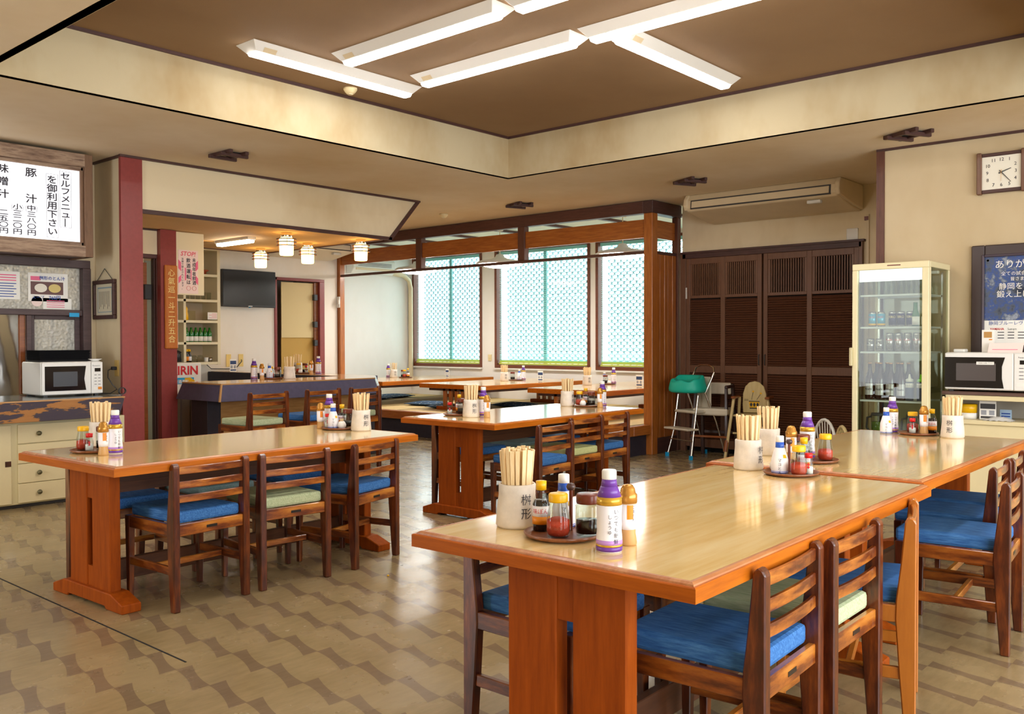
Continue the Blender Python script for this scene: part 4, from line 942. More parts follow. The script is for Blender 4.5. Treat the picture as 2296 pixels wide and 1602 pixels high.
def beer():
    a=thing('beer_bottle','b','bottle'); m=MB().lathe([(0,0),(.035,0),(.037,.01),(.037,.15),(.030,.19),(.015,.225),(.0135,.275),(.015,.278),(.015,.288),(0,.29)],18); m.build('bottle',M['amber'],a); m=MB().lathe([(.0145,.28),(.0165,.284),(.0165,.292),(0,.293)],14); m.build('cap',M['gold'],a)
    m=MB(); n=14; r=.0378
    m.add([(r*math.cos(PI+(k/n-.5)*2.0),r*math.sin(PI+(k/n-.5)*2.0),z) for z in (.035,.125) for k in range(n+1)],[(k,k+1,n+2+k,n+1+k) for k in range(n)],0,True); m.build('label',plain('silver_label','c5c2c8',.3,metal=.3) if 'silver_label' not in MATS else MATS['silver_label'],a)
    m=MB(); wrap_to(m,'Asahi',.0384,PI,.082,.026,off=.01); m.build('lettering',M['ink'],a); return a
bp=Proto(beer())
for r_ in range(2):
    for k in range(4): bp.place(FX(.095+.082*k+.02*r_,.13+.10*r_)+(.834,),0,'dark brown beer bottle with silver label on the bottle shelf of the fridge','beer bottles in the fridge')
def squeeze(lab,x,cap,body):
    a=thing('squeeze_bottle',lab,'bottle',FX(x,.13)+(.834,)); m=MB().lathe([(0,0),(.03,0),(.031,.12),(.028,.15),(.0,.152)],16); m.build('bottle',M[body],a); m=MB().lathe([(.029,.145),(.028,.165),(.012,.172),(.005,.205),(0,.206)],14); m.build('nozzle',M[cap],a)
    m=MB().lathe([(.0315,.10),(.0315,.135)],16); m.build('label',M['paper'],a); m=MB(); wrap_to(m,'タルタル',.032,PI,.118,.016); m.build('lettering',M['ink'],a)
squeeze('slate squeeze bottle with white nozzle on the fridge bottle shelf',.40,'white_matte','slate'); squeeze('slate squeeze bottle with lime green nozzle on the fridge bottle shelf',.485,'lime_cap','slate')
gl=MB().lathe([(0,0),(.026,0),(.032,.12),(.030,.12),(.024,.01),(0,.01)],14).mesh('beer_glass',M['jar_glass'])
for r_ in range(2):
    for k in range(6):
        o=bpy.data.objects.new('beer_glass',gl); C.objects.link(o); o.location=FX(.10+.077*k,.14+.12*r_)+(1.6635,); tag(o,'chilled beer glass on the top shelf of the drinks fridge','glass','beer glasses in the fridge')
for k,u in enumerate((.435,.50)):
    a=thing('sake_bottle','b','bottle',FX(u,.15+.03*k)+(1.412,)); a['label']=('green glass sake bottle with pale label, beside the violet cans','green glass sake bottle half hidden by the fridge door post')[k]
    m=MB().lathe([(0,0),(.029,0),(.03,.09),(.016,.13),(.016,.185),(0,.186)],14); m.build('bottle',M['green_glass'],a); m=MB().lathe([(.0305,.01),(.0307,.075)],14); m.build('label',M['paper'],a)
for k,u in enumerate((.15,.42)):
    a=thing('tea_pitcher','p','pitcher',FX(u,.16)+(.502,)); a['label']=('clear pitcher half full of green tea low in the fridge, toward the hinge side','clear pitcher of green tea low in the fridge by the door post')[k]
    m=MB().lathe([(0,0),(.05,0),(.055,.20),(.052,.20),(.048,.01),(0,.01)],18); m.build('jug',M['jar_glass'],a); m=MB().lathe([(0,.012),(.047,.012),(.0495,.15),(0,.152)],18); m.build('tea',M['tea'],a)
    m=MB(); m.tube([(0,.05,.19),(0,.085,.18),(0,.09,.10),(0,.05,.05)],.009,6); m.build('handle',M['grey_dark'],a); m=MB().lathe([(.056,.2),(.05,.22),(0,.222)],16); m.build('lid',M['grey_dark'],a)
# ------------------------------------------------------------------ clock and framed poster on the clock wall
ck=thing('wall_clock','square wall clock in a brown wooden frame','clock',(7.80,1.938,2.44),-PI/2); CW=.345; CH=.325
m=MB(); m.box(0,-.05,0,.035,0,CH); m.box(CW-.035,-.05,0,CW,0,CH); m.build('side_bar',M['door_brown'],ck,bevel=.006)
m=MB(); m.box(.035,-.035,.008,CW-.035,0,.035); m.box(.035,-.035,CH-.035,CW-.035,0,CH-.008); m.build('frame_bar',M['dark_trim'],ck,bevel=.004)
m=MB(); m.box(.035,-.028,.035,CW-.035,-.002,CH-.035); m.build('face',plain('clock_face','e9e4d6',.5),ck)
m=MB(); cx,cz=CW/2,CH/2
for k in range(1,13):
    a=k*PI/6; rx=.105; ex=rx/max(abs(math.sin(a)),abs(math.cos(a)))*(.97 if k%3 else 1); ex=min(ex,.127)
    text_to(m,str(k),cx+ex*math.sin(a)*.95,cz+ex*math.cos(a)*.93,.036,y=-.0295,off=.005)
m.build('numerals',M['ink'],ck)
def hand(ang,L,w_,mat,y):
    m=MB(); d=(math.sin(ang),math.cos(ang)); n=(d[1],-d[0])
    p=[(cx-d[0]*.02+n[0]*w_,cz-d[1]*.02+n[1]*w_),(cx-d[0]*.02-n[0]*w_,cz-d[1]*.02-n[1]*w_),(cx+d[0]*L-n[0]*w_*.5,cz+d[1]*L-n[1]*w_*.5),(cx+d[0]*L+n[0]*w_*.5,cz+d[1]*L+n[1]*w_*.5)]
    m.prism(p,y-.002,y,'y'); m.build('hand',M[mat],ck)
hand(math.radians(70),.072,.0045,'black',-.031); hand(math.radians(140),.105,.0035,'black',-.034); hand(math.radians(181),.07,.0015,'gold',-.037)
pf=thing('framed_poster','blue rugby supporter poster in a wide dark wooden frame','poster',(7.80,1.975,1.17),-PI/2); PW=1.0; PH=.875
m=MB()
for q in ((0,-.035,0,.095,0,PH),(PW-.095,-.035,0,PW,0,PH),(.095,-.035,PH-.095,PW-.095,0,PH),(.095,-.035,0,PW-.095,0,.095)): m.box(*q)
m.build('frame',plain('dark_frame','3d2f2e',.35),pf,bevel=.008)
m=MB()
for q in ((.075,-.045,.075,.095,-.02,PH-.075),(.095,-.045,PH-.095,PW-.075,-.02,PH-.075)): m.box(*q)
m.build('inner_bead',plain('dark_bead','4a3f4a',.2),pf,bevel=.006)
def poster_print():
    m_,nt,bs=_new('blue_crowd_print'); v=nt.nodes.new('ShaderNodeTexVoronoi'); v.inputs['Scale'].default_value=26; tc=nt.nodes.new('ShaderNodeTexCoord'); nt.links.new(tc.outputs['Object'],v.inputs['Vector'])
    nz=_noise(nt,9,(1,1,1),6,.65); r=_ramp(nt,nz.outputs[0],[(.35,lin('1d2740')),(.45,lin('4a5363')),(.54,lin('2d4a8c')),(.58,lin('5a6478')),(.66,lin('98a0ae')),(.72,lin('4a5a80'))]); nt.links.new(r.outputs[0],bs.inputs['Base Color']); bs.inputs['Roughness'].default_value=.25; return m_
m=MB(); m.box(.095,-.022,.285,PW-.095,-.018,PH-.095); m.build('photo_print',poster_print(),pf)
m=MB(); m.box(.095,-.022,.095,PW-.095,-.018,.285); m.build('sponsor_band',M['paper'],pf)
def ltext(mb,s,x,z,size,y,off=0,sp_=1.02):
    for i,ch in enumerate(s): text_to(mb,ch,x+size*(.5+i*sp_),z,size,y=y,off=off)
m=MB(); ltext(m,'ありがとう',.165,.715,.070,-.0235,.0); ltext(m,'全ての試合でハート',.21,.645,.034,-.0235); ltext(m,'皆さまのご支援',.275,.603,.032,-.0235); ltext(m,'静岡を日本一',.195,.545,.056,-.0235); ltext(m,'鍛え上げてゆく',.18,.485,.058,-.0235); m.build('lettering',M['paper'],pf)
m=MB(); ltext(m,'静岡ブルーレヴズへのご支援',.125,.262,.034,-.0235); m.build('lettering',M['blue_print'],pf)
m=MB(); text_to(m,'YAMAHA',.185,.218,.024,y=-.0235,off=.02); m.build('lettering',M['red_print'],pf)
m=MB(); text_to(m,'Suzuyo',.29,.218,.022,y=-.0235); 
for k in range(12): m.box(.12+.07*(k%4),-.0232,.19-.022*(k//4),.165+.07*(k%4),-.0225,.196-.022*(k//4))
m.build('lettering',M['ink'],pf)
m=MB(); m.prism([(.46,.40),(.50,.40),(.52,.35),(.48,.30),(.44,.35)],-.0240,-.0225,'y'); m.build('crest',M['paper'],pf)
m=MB().lathe([(0,-.004),(.008,-.003),(.009,0)],10); m.xf(Matrix.Translation((.117,-.022,PH-.12))@Matrix.Rotation(PI/2,4,'X')); m.build('pin',M['yellow'],pf)
# ------------------------------------------------------------------ side counter with microwave
sc_=thing('side_counter','cream side counter with open shelf and brown top under the framed poster','counter',(7.40,2.085,0),-PI/2)
def scb(n,mat,*q,bevel=.003):
    mb=MB(); [mb.box(*x) for x in q]; return mb.build(n,mat,sc_,bevel=bevel)
scb('worktop',wood('brown_worktop',['5b4038','6b4c42'],'x',5,10,rough=.4),(0,0,.888,2.2,.39,.915)); scb('frame_rail',M['cream_lam'],(0,.005,.850,2.2,.03,.886)); scb('side_panel',M['cream_lam'],(0,.005,0,.03,.39,.886))
scb('shelf_board',M['cream_lam'],(.03,.005,.668,2.2,.39,.70)); scb('back_panel',plain('grey_beige_board','b0a798',.6),(.03,.37,.70,2.2,.39,.85)); scb('front_panel',M['cream_lam'],(.03,.02,0,2.2,.04,.668))
microwave('white microwave with a curved door handle on the side counter',(7.37,2.055,.915),-PI/2,.62,.36,.295,'Panasonic',1)
# notices standing on and in front of it
a=thing('note_box','white box with a small photo on the microwave by the framed poster','box',(7.52,1.835,1.2105),-PI/2); m=MB(); m.box(0,0,0,.085,.05,.17); m.build('body',M['paper'],a,bevel=.002); m=MB(); m.box(.015,-.002,.11,.07,0,.155); m.build('photo',plain('ochre_photo','b98a4a',.6),a); m=MB(); m.box(.05,-.002,.092,.072,0,.10); m.build('tab',M['orange'],a)
a=thing('pink_notice','pink bordered notice card lying against the white box on the microwave','card',(7.44,1.775,1.2105),-PI/2); m=MB(); m.hexa([(0,0,0),(.23,0,0),(.23,.004,0),(0,.004,0),(.005,.03,.07),(.235,.03,.07),(.235,.034,.07),(.005,.034,.07)]); m.build('sheet',M['pink_pale'],a); m=MB(); [m.hexa([(.03,.008+.012*k-.003,.018+.0155*k+.002),(.20,.008+.012*k-.003,.018+.0155*k+.002),(.20,.008+.012*k-.002,.018+.0155*k+.002),(.03,.008+.012*k-.002,.018+.0155*k+.002),(.03,.0095+.012*k-.003,.022+.0155*k+.002),(.20,.0095+.012*k-.003,.022+.0155*k+.002),(.20,.0095+.012*k-.002,.022+.0155*k+.002),(.03,.0095+.012*k-.002,.022+.0155*k+.002)]) for k in range(3)]; m.build('lines',M['pink'],a)
tag(MB().box(7.46,1.94,1.2105,7.56,2.02,1.235).build('white_tub',M['white_matte'],bevel=.006),'small low white tub on the back of the microwave beside the fridge','tub')
a=thing('door_label','white strip label on the microwave window','label',(7.352,1.83,1.12),-PI/2); a['label']='white strip label stuck on the side counter microwave window'; m=MB(); m.box(0,0,0,.12,.0015,.022); m.build('strip',M['paper'],a); m=MB(); text_to(m,'ご自由にお使い下さい',.06,.011,.0105,y=-.0005); m.build('lettering',M['ink'],a)
# on the open shelf
a=thing('yellow_tub','round yellow tub with white base on the open shelf','tub',(7.55,1.93,.7005)); m=MB().lathe([(0,0),(.058,0),(.060,.045)],20); m.build('base',M['paper'],a); m=MB().lathe([(.060,.045),(.062,.11),(.055,.112),(0,.112)],20); m.build('body',M['yellow'],a)
def cardstand(name,label,loc,rz,w_=.075,h=.135,dark='navy_print'):
    a=thing(name,label,'card stand',loc,rz); m=MB(); m.box(-w_/2,0,0,w_/2,.003,h); m.build('sheet',M['paper'],a); m=MB(); m.box(-w_*.45,-.001,h*.58,w_*.45,0,h*.86); m.box(-w_*.42,-.001,h*.07,w_*.42,0,h*.18); m.build('print',M[dark],a); m=MB(); m.box(-w_*.4,-.001,h*.25,-w_*.08,0,h*.50); m.box(w_*.08,-.001,h*.25,w_*.4,0,h*.50); m.build('print',plain('grey_print','9a9ca4',.6) if 'grey_print' not in MATS else MATS['grey_print'],a)
    m=MB(); m.box(-w_/2,-.03,0,w_/2,.03,.003); m.build('foot',M['jar_glass'],a); return a
cardstand('card_stand','dark printed menu card in a clear stand on the open shelf',(7.52,1.79,.7005),-PI/2,.115,.14,'grey_dark')
a=thing('blue_card','pale blue printed card on the open shelf','card',(7.60,1.725,.7005),-PI/2); a['label']='pale blue printed card leaning at the back of the open shelf'; m=MB(); m.box(0,0,0,.08,.004,.075); m.build('sheet',plain('pale_blue_card','a9c3dc',.6),a); m=MB(); [m.box(.01,-.001,.02+.02*k,.07,0,.03+.02*k) for k in range(2)]; m.build('lines',M['blue_print'],a)
def cloth():
    mb=MB(); n=14
    for i in range(n+1):
        for j in range(n+1):
            u=i/n-.5; v=j/n-.5; mb.v.append((u*.20,v*.14,max(0.001,.028*math.cos(u*3)*math.cos(v*3)+.006*math.sin(u*31+v*9)*math.cos(v*24))))
    for i in range(n):
        for j in range(n): mb.f.append([i*(n+1)+j,(i+1)*(n+1)+j,(i+1)*(n+1)+j+1,i*(n+1)+j+1]); mb.m.append(0); mb.sm.append(True)
    return mb
tag(cloth().build('folded_cloth',M['white_matte'],loc=(7.47,1.70,.7005),rot=(0,0,PI/2)),'crumpled white cloth at the front of the open shelf','cloth')
# ------------------------------------------------------------------ high chairs by the closet
def S(n,mb,mat,parent,**k): return mb.build(n,M[mat],parent,**k)
# chrome high chair, local x = along -y, front at -y local (faces -x)
a=thing('chrome_high_chair','folding high chair with chrome legs and cream seat, carrying a turquoise seat','high chair',(8.86,5.36,0),-PI/2-.35)
for s in (0,.34):
    m=MB(); m.tube([(s+(-.035 if s==0 else .035),-.03,.0),(s,.04,.30),(s,.10,.70)],.011,8); S('front_leg',m,'chrome',a)
    m=MB(); m.tube([(s,.50,.0),(s,.36,.40),(s+(.02 if s==0 else -.02),.22,.72),(s,.33,.95)],.011,8); S('rear_leg',m,'chrome',a)
    for y in (-.03,.50): m=MB(); m.box(s+(-.035 if (s==0 and y<0) else .035 if y<0 else 0)-.015,y-.015,0,s+(-.035 if (s==0 and y<0) else .035 if y<0 else 0)+.015,y+.015,.045); S('foot_cap',m,'sky_print',a)
m=MB(); m.box(-.04,-.08,.315,.38,.08,.337); S('step_board',m,'cream_pad',a,bevel=.008)
m=MB(); m.box(.0,.04,.50,.34,.34,.53); S('seat',m,'cream_pad',a,bevel=.012)
m=MB(); m.box(.03,.30,.53,.31,.325,.90); S('backrest',m,'cream_pad',a,bevel=.01)
m=MB(); m.tube([(0,.33,.92),(.02,.34,1.0),(.10,.345,1.03),(.24,.345,1.03),(.32,.34,1.0),(.34,.33,.92)],.010,8); S('back_hoop',m,'chrome',a)
m=MB(); m.tube([(-.02,.0,.20),(.36,.0,.20)],.008,6); S('stretcher',m,'chrome',a)
# turquoise foam seat on top
t=thing('foam_baby_seat','turquoise foam baby seat perched on the chrome high chair','baby seat',(8.93,5.19,.712),-PI/2-.1)
m=MB(); n=28; rows=[(0,.215,.165),(.05,.212,.163),(.11,.20,.155),(.15,.188,.145)]
prof=[]
for z,rx,ry in rows: prof.append([(rx*math.copysign(abs(math.cos(2*PI*k/n))**.7,math.cos(2*PI*k/n)),ry*math.copysign(abs(math.sin(2*PI*k/n))**.7,math.sin(2*PI*k/n)),z) for k in range(n)])
def topz(k):
    c,s=math.cos(2*PI*k/n),math.sin(2*PI*k/n)
    zb=.205 if s>.1 else .165
    if s<-.1: zb-=.075*max(0,1-((abs(c)-.42)/.24)**2) if abs(abs(c)-.42)<.24 else 0
    return zb
for q in (.98,.80): prof.append([(.185*q*math.copysign(abs(math.cos(2*PI*k/n))**.7,math.cos(2*PI*k/n)),.142*q*math.copysign(abs(math.sin(2*PI*k/n))**.7,math.sin(2*PI*k/n)),topz(k)+(.01 if q<.9 else 0)) for k in range(n)])
prof.append([(.11*math.cos(2*PI*k/n),.08*math.sin(2*PI*k/n)+.0,.12) for k in range(n)])
L=len(prof); m.add([p for r in prof for p in r],[(j*n+k,j*n+(k+1)%n,(j+1)*n+(k+1)%n,(j+1)*n+k) for j in range(L-1) for k in range(n)]+[tuple(range(n))[::-1],tuple((L-1)*n+k for k in range(n))],0,True)
o=S('foam_body',m,'teal_seat',t); o.modifiers.new('smooth','SUBSURF').levels=1; o.modifiers['smooth'].render_levels=1
# dark wooden high chair with cream pads
a=thing('wooden_high_chair','dark wooden high chair with cream padded seat and back','high chair',(8.86,5.12,0),-PI/2+.2); w_=.40
for s in (0,w_):
    m=MB(); m.hexa([(s-.012,-.0,0),(s+.028,-.0,0),(s+.028,.045,0),(s-.012,.045,0),(s-.012+(.03 if s==0 else -.03),.10,.80),(s+.018+(.03 if s==0 else -.03),.10,.80),(s+.018+(.03 if s==0 else -.03),.135,.80),(s-.012+(.03 if s==0 else -.03),.135,.80)]); S('front_leg',m,'dark_chair',a,bevel=.005)
    m=MB(); m.hexa([(s-.012,.42,0),(s+.028,.42,0),(s+.028,.46,0),(s-.012,.46,0),(s+(.02 if s==0 else -.03),.30,.82),(s+(.05 if s==0 else 0),.30,.82),(s+(.05 if s==0 else 0),.34,.82),(s+(.02 if s==0 else -.03),.34,.82)]); S('rear_leg',m,'dark_chair',a,bevel=.005)
    m=MB(); m.box(s+(.015 if s==0 else -.035),.08,.775,s+(.05 if s==0 else 0),.36,.81); S('armrest',m,'dark_chair',a,bevel=.008)
m=MB(); m.box(.01,.05,.475,w_+.005,.34,.555); S('seat_pad',m,'cream_pad',a,bevel=.02,seg=2)
m=MB(); m.prism([(.04,.30),(.10,.322),(.20,.33),(.30,.322),(w_-.03,.30),(w_-.03,.33),(.30,.352),(.20,.36),(.10,.352),(.04,.33)],.70,.83,'z'); S('back_pad',m,'cream_pad',a,bevel=.01)
m=MB(); m.box(.0,.02,.235,w_+.01,.05,.258); S('foot_bar',m,'honey',a,bevel=.004)
m=MB(); m.box(.0,.40,.25,w_,.43,.28); S('stretcher',m,'dark_chair',a)
# cream wooden high chair with arched back
a=thing('cream_high_chair','cream wooden high chair with arched back printed with a drum','high chair',(8.93,4.66,0),-PI/2+.25); w_=.40
for s in (0,w_):
    k=1 if s==0 else -1
    m=MB(); m.tube([(s-k*.05,-.06,0),(s+k*.02,.06,.68)],.017,8); S('front_leg',m,'cream_wood',a)
    m=MB(); m.tube([(s-k*.03,.44,0),(s+k*.05,.20,.68)],.017,8); S('rear_leg',m,'cream_wood',a)
    m=MB(); m.box(s+k*.02-.02,-.0,.675,s+k*.02+.03,.26,.70); S('armrest',m,'honey',a,bevel=.006)
    m=MB(); m.tube([(s-k*.048,-.045,.10),(s-k*.036,-.02,.22)],.024,8); S('collar',m,'honey',a)
m=MB(); m.box(.02,.0,.48,w_-.02,.30,.502); S('seat',m,'cream_wood',a,bevel=.01)
bp_=[(.075,.51),(.07,.60),(.075,.72),(.10,.80),(.145,.845),(.20,.858),(.255,.845),(.30,.80),(.325,.72),(.33,.60),(.325,.51)]
m=MB(); m.prism(bp_,.255,.275,'y'); bk=S('backrest',m,'cream_wood',a,bevel=.005)
m=MB(); m.prism([(.15,.565),(.245,.565),(.255,.635),(.14,.635)],.251,.254,'y'); S('drum_print',m,'yellow',bk)
m=MB()
for k in range(3): m.prism([(.165+.035*k,.575),(.18+.035*k,.60),(.165+.035*k,.625),(.15+.035*k,.60)],.2495,.2508,'y')
m.box(.14,.2495,.632,.256,.2508,.640); m.box(.15,.2495,.555,.245,.2508,.566); m.tube([(.17,.2505,.655),(.185,.2505,.735)],.0022,4); m.tube([(.225,.2505,.655),(.265,.2505,.715)],.0022,4); S('outline_print',m,'ink',bk)
m=MB()
for x,z in ((.187,.745),(.27,.725)): m.lathe([(0,-.001),(.011,0),(.011,.002)],12); m.xf(Matrix.Translation((x,.2515,z))@Matrix.Rotation(PI/2,4,'X'),len(m.v)-36)
S('drumstick_print',m,'yellow',bk)
m=MB(); [m.box(.09,.2525,.655-.012*k,.135,.2535,.658-.012*k) for k in range(2)]; S('caption_print',m,'ink',bk)
m=MB(); m.tube([(.02,.02,.30),(.38,.02,.30)],.012,8); S('stretcher',m,'cream_wood',a)
# small hoop-back chairs behind the joined tables
def hoop(label,loc,rz,mat):
    a=thing('hoop_back_chair',label,'chair',loc,rz); pts=[(.17*math.cos(q*PI/12),0,.34+.25*math.sin(q*PI/12)) for q in range(13)]
    m=MB(); m.tube(pts,.014,8); S('hoop',m,mat,a)
    for k in range(7):
        x=-.12+.04*k; zt=.34+.25*math.sqrt(max(0,1-(x/.17)**2)); m=MB(); m.tube([(x*.9,-.01,.31),(x,0,zt)],.005,6); S('spindle',m,mat,a)
    m=MB(); m.box(-.18,-.32,.285,.18,.02,.315); S('seat',m,mat,a,bevel=.012)
    for x in (-.14,.14):
        for y in (-.28,-.02): m=MB(); m.tube([(x*1.15,y*1.05,0),(x,y,.29)],.013,8); S('leg',m,mat,a)
    m=MB(); m.tube([(-.15,-.15,.13),(.15,-.15,.13)],.009,6); S('stretcher',m,mat,a)
hoop('small white hoop-back spindle chair behind the joined tables',(7.98,3.235,0),PI/2-.6,'white'); hoop('small cream hoop-back chair half hidden behind the table by the fridge',(7.42,2.86,0),PI/2-.9,'cream_wood')

# ------------------------------------------------------------------ dining tables
TZ=.729
def ring(mb,L,W,prof,side):     # one mitred side of a stepped band; prof [(inset,z)] closed loop
    c=[]
    for d,z in prof:
        x,y=L/2-d,W/2-d
        a,b={0:((-x,-y),(x,-y)),1:((x,-y),(x,y)),2:((x,y),(-x,y)),3:((-x,y),(-x,-y))}[side]
        c.append(((a[0],a[1],z),(b[0],b[1],z)))
    n=len(c); vs=[p for q in c for p in q]
    mb.add(vs,[(2*i,2*i+1,2*((i+1)%n)+1,2*((i+1)%n)) for i in range(n)]+[[2*i for i in range(n)][::-1],[2*i+1 for i in range(n)]])
def dining_table(label,loc,rz,L,W):
    a=thing('dining_table',label,'table',loc,rz)
    for s in range(4):
        m=MB(); ring(m,L,W,[(.0,TZ-.046),(.0,TZ-.011),(.004,TZ-.008),(.06,TZ-.008),(.06,TZ-.046)],s); m.build('edge_board',M['edge_wood'] if s%2==0 else M['edge_wood_y'],a)
        m=MB(); ring(m,L,W,[(.010,TZ-.009),(.012,TZ-.004),(.020,TZ+.0003),(.028,TZ+.0003),(.030,TZ-.009)],s); m.build('moulding',M['worn_edge'],a)
    m=MB(); m.box(-L/2+.03,-W/2+.03,TZ-.03,L/2-.03,W/2-.03,TZ); m.build('tabletop',M['top_wood'],a)
    for s in (-1,1):
        x=s*(L/2-.155)
        for k in (-1,1):
            m=MB(); m.box(x-.028,k*.028,.075,x+.028,k*.205,TZ-.046); m.build('leg_board',M['leg_wood'],a,bevel=.004)
        m=MB(); m.box(x-.022,-.03,.075,x+.022,.03,.18); m.build('leg_block',M['leg_wood'],a); m=MB(); m.box(x-.022,-.03,.52,x+.022,.03,TZ-.046); m.build('leg_block',M['leg_wood'],a)
        m=MB(); m.prism([(-.355,.0),(-.355,.042),(-.24,.080),(.24,.080),(.355,.042),(.355,.0),(.20,.0),(.185,.014),(-.185,.014),(-.20,.0)],x-.05,x+.05,'x'); m.build('foot',M['leg_wood'],a,bevel=.004)
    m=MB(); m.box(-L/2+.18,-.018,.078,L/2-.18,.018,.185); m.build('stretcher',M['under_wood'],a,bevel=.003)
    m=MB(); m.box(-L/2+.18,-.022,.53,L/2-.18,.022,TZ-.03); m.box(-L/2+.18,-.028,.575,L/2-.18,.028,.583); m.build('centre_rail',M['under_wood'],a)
    return a
R=math.radians
dining_table('wood trestle table beside the cream drawers of the hatch counter',(2.855,4.605,0),R(2.3),1.955,.995)
dining_table('wood trestle table between the drawer-side table and the tatami step, windows mirrored in it',(5.585,4.70,0),R(.6),1.915,.955)
dining_table('wood trestle table of the joined pair with the purple bottle standing on its free end',(2.815,1.56,0),R(1.2),1.92,.955)
dining_table('wood trestle table of the joined pair that ends at the drinks fridge',(4.862,1.655,0),R(.6),2.02,.985)
# ------------------------------------------------------------------ chairs
def chair(cush,frame='chair_wood',slat='chair_slat',up=0,label='',noplate=False):
    a=thing('dining_chair',label,'chair'); u=up
    for s in (-1,1):
        x=s*.198
        m=MB(); sd=[(.0,0),(.0,.70+u),(.008,.713+u),(.018,.718+u),(.028,.713+u),(.035,.70+u),(.048,.56+u),(.062,.44+u),(.064,.38+u),(.052,.20+u*.6),(.036,0)]
        m.prism(sd,x-.018,x+.018,'x'); m.build('rear_leg',M[frame],a,bevel=.004)
        m=MB(); y=.43
        m.hexa([(x-.013,y-.013,0),(x+.013,y-.013,0),(x+.013,y+.013,0),(x-.013,y+.013,0),(x-.018,y-.02,.425+u),(x+.018,y-.02,.425+u),(x+.018,y+.018,.425+u),(x-.018,y+.018,.425+u)]); m.build('front_leg',M[frame],a,bevel=.003)
        m=MB(); m.box(x-.013,.055,.365+u,x+.013,.415,.422+u); m.build('side_rail',M['chair_side' if slat=='chair_slat' else slat],a,bevel=.003)
        m=MB(); m.box(x-.010,.03,.175+u*.5,x+.010,.425,.215+u*.5); m.build('side_stretcher',M['chair_side' if slat=='chair_slat' else slat],a,bevel=.003)
    for z in (.525,.592,.662):
        m=MB(); n=6; pts_o=[];pts_i=[]
        for k in range(n+1):
            t_=k/n-.5; xx=t_*.365; bow=-.010*(1-(2*t_)**2); pts_o.append((xx,.012+bow)); pts_i.append((xx,.027+bow))
        m.prism(pts_o+pts_i[::-1],z+u,z+.036+u,'z'); m.build('back_slat',M[slat],a,bevel=.003)
    m=MB(); m.box(-.182,.012,.362+u,.182,.034,.420+u); r_=m.build('rear_rail',M[slat],a,bevel=.003)
    if not noplate:
        m=MB(); m.box(-.03,.0108,.384+u,.03,.0125,.398+u); m.build('name_plate',M['plate'],r_)
    m=MB(); m.box(-.182,.41,.365+u,.182,.432,.420+u); m.build('front_rail',M[slat],a,bevel=.003)
    m=MB(); m.box(-.182,.20,.18+u*.5,.182,.222,.21+u*.5); m.build('cross_stretcher',M[slat],a,bevel=.003)
    m=MB(); m.box(-.178,.036,.419+u,.178,.455,.477+u); m.build('seat_cushion',M[cush],a,bevel=.014,seg=2)
    return a
CH={k:Proto(chair(k)) for k in ('blue','green','teal','lime')}
CP=Proto(chair('blue','chair_plain','chair_plain',noplate=True))
CB={k:Proto(chair(k,up=.145)) for k in ('blue','green')}
G1='chairs at the drawer-side table'; G2='chairs at the middle table'; G3='chairs at the joined tables'; G4='tall chairs at the bar'
CH['blue'].place((2.387,4.055,0),R(3),'blue chair, first along the open side of the drawer-side table',G1)
CH['green'].place((2.88,4.05,0),R(-4),'sage green chair between two blue ones at the drawer-side table',G1)
CH['blue'].place((3.475,4.085,0),R(13),'blue chair turned askew at the far end of the drawer-side table',G1)
CH['blue'].place((2.335,5.125,0),PI,'blue chair tucked behind the trestle leg, facing the cream drawers side',G1)
CH['teal'].place((2.86,5.15,0),PI,'grey-green chair in the middle of the hatch side of the drawer-side table',G1)
CH['blue'].place((3.42,5.19,0),PI+R(3),'blue chair last along the hatch side of the drawer-side table',G1)
CH['blue'].place((5.05,3.985,0),R(3),'blue chair pulled out a little from the middle table, behind the pottery chopstick cup',G2)
CH['lime'].place((5.655,4.16,0),R(0),'lime green chair between two blue chairs at the middle table',G2)
CH['blue'].place((6.075,4.19,0),R(2),'blue chair at the middle table end by the tatami step',G2)
CH['blue'].place((5.215,5.23,0),PI,'blue chair behind the slotted leg of the middle table',G2)
CH['teal'].place((5.74,5.22,0),PI,'grey-green chair on the tatami side of the middle table',G2)
CH['blue'].place((6.24,5.22,0),PI,'blue chair last on the tatami side of the middle table',G2)
CH['blue'].place((2.365,1.035,0),R(3),'blue chair at the outer corner of the joined tables',G3)
CH['green'].place((2.825,1.03,0),R(1),'sage green chair next to the plain honey coloured chair',G3)
CP.place((3.30,1.005,0),R(16),'plain honey coloured chair with blue cushion, turned askew at the table joint',G3)
CH['blue'].place((4.325,.91,0),R(5),'blue chair pulled out furthest from the table that ends at the fridge',G3)
CH['blue'].place((4.775,1.06,0),R(4),'blue chair in the middle of the row at the table that ends at the fridge',G3)
CH['blue'].place((5.20,1.08,0),R(5),'blue chair last in the row toward the side counter',G3)
CH['blue'].place((2.335,2.07,0),PI,'blue chair showing its side behind the broad leg of the joined tables',G3)
CH['teal'].place((2.87,2.09,0),PI,'grey-green chair mostly hidden under the far side of the joined tables',G3)
CB['green'].place((4.585,6.84,0),R(5),'tall sage green chair at the plank front of the bar, first from the steel unit',G4)
CB['blue'].place((5.215,6.89,0),R(6),'tall blue chair in the middle of the bar',G4)
CB['green'].place((5.735,6.91,0),R(8),'tall pale green chair at the window end of the bar',G4)
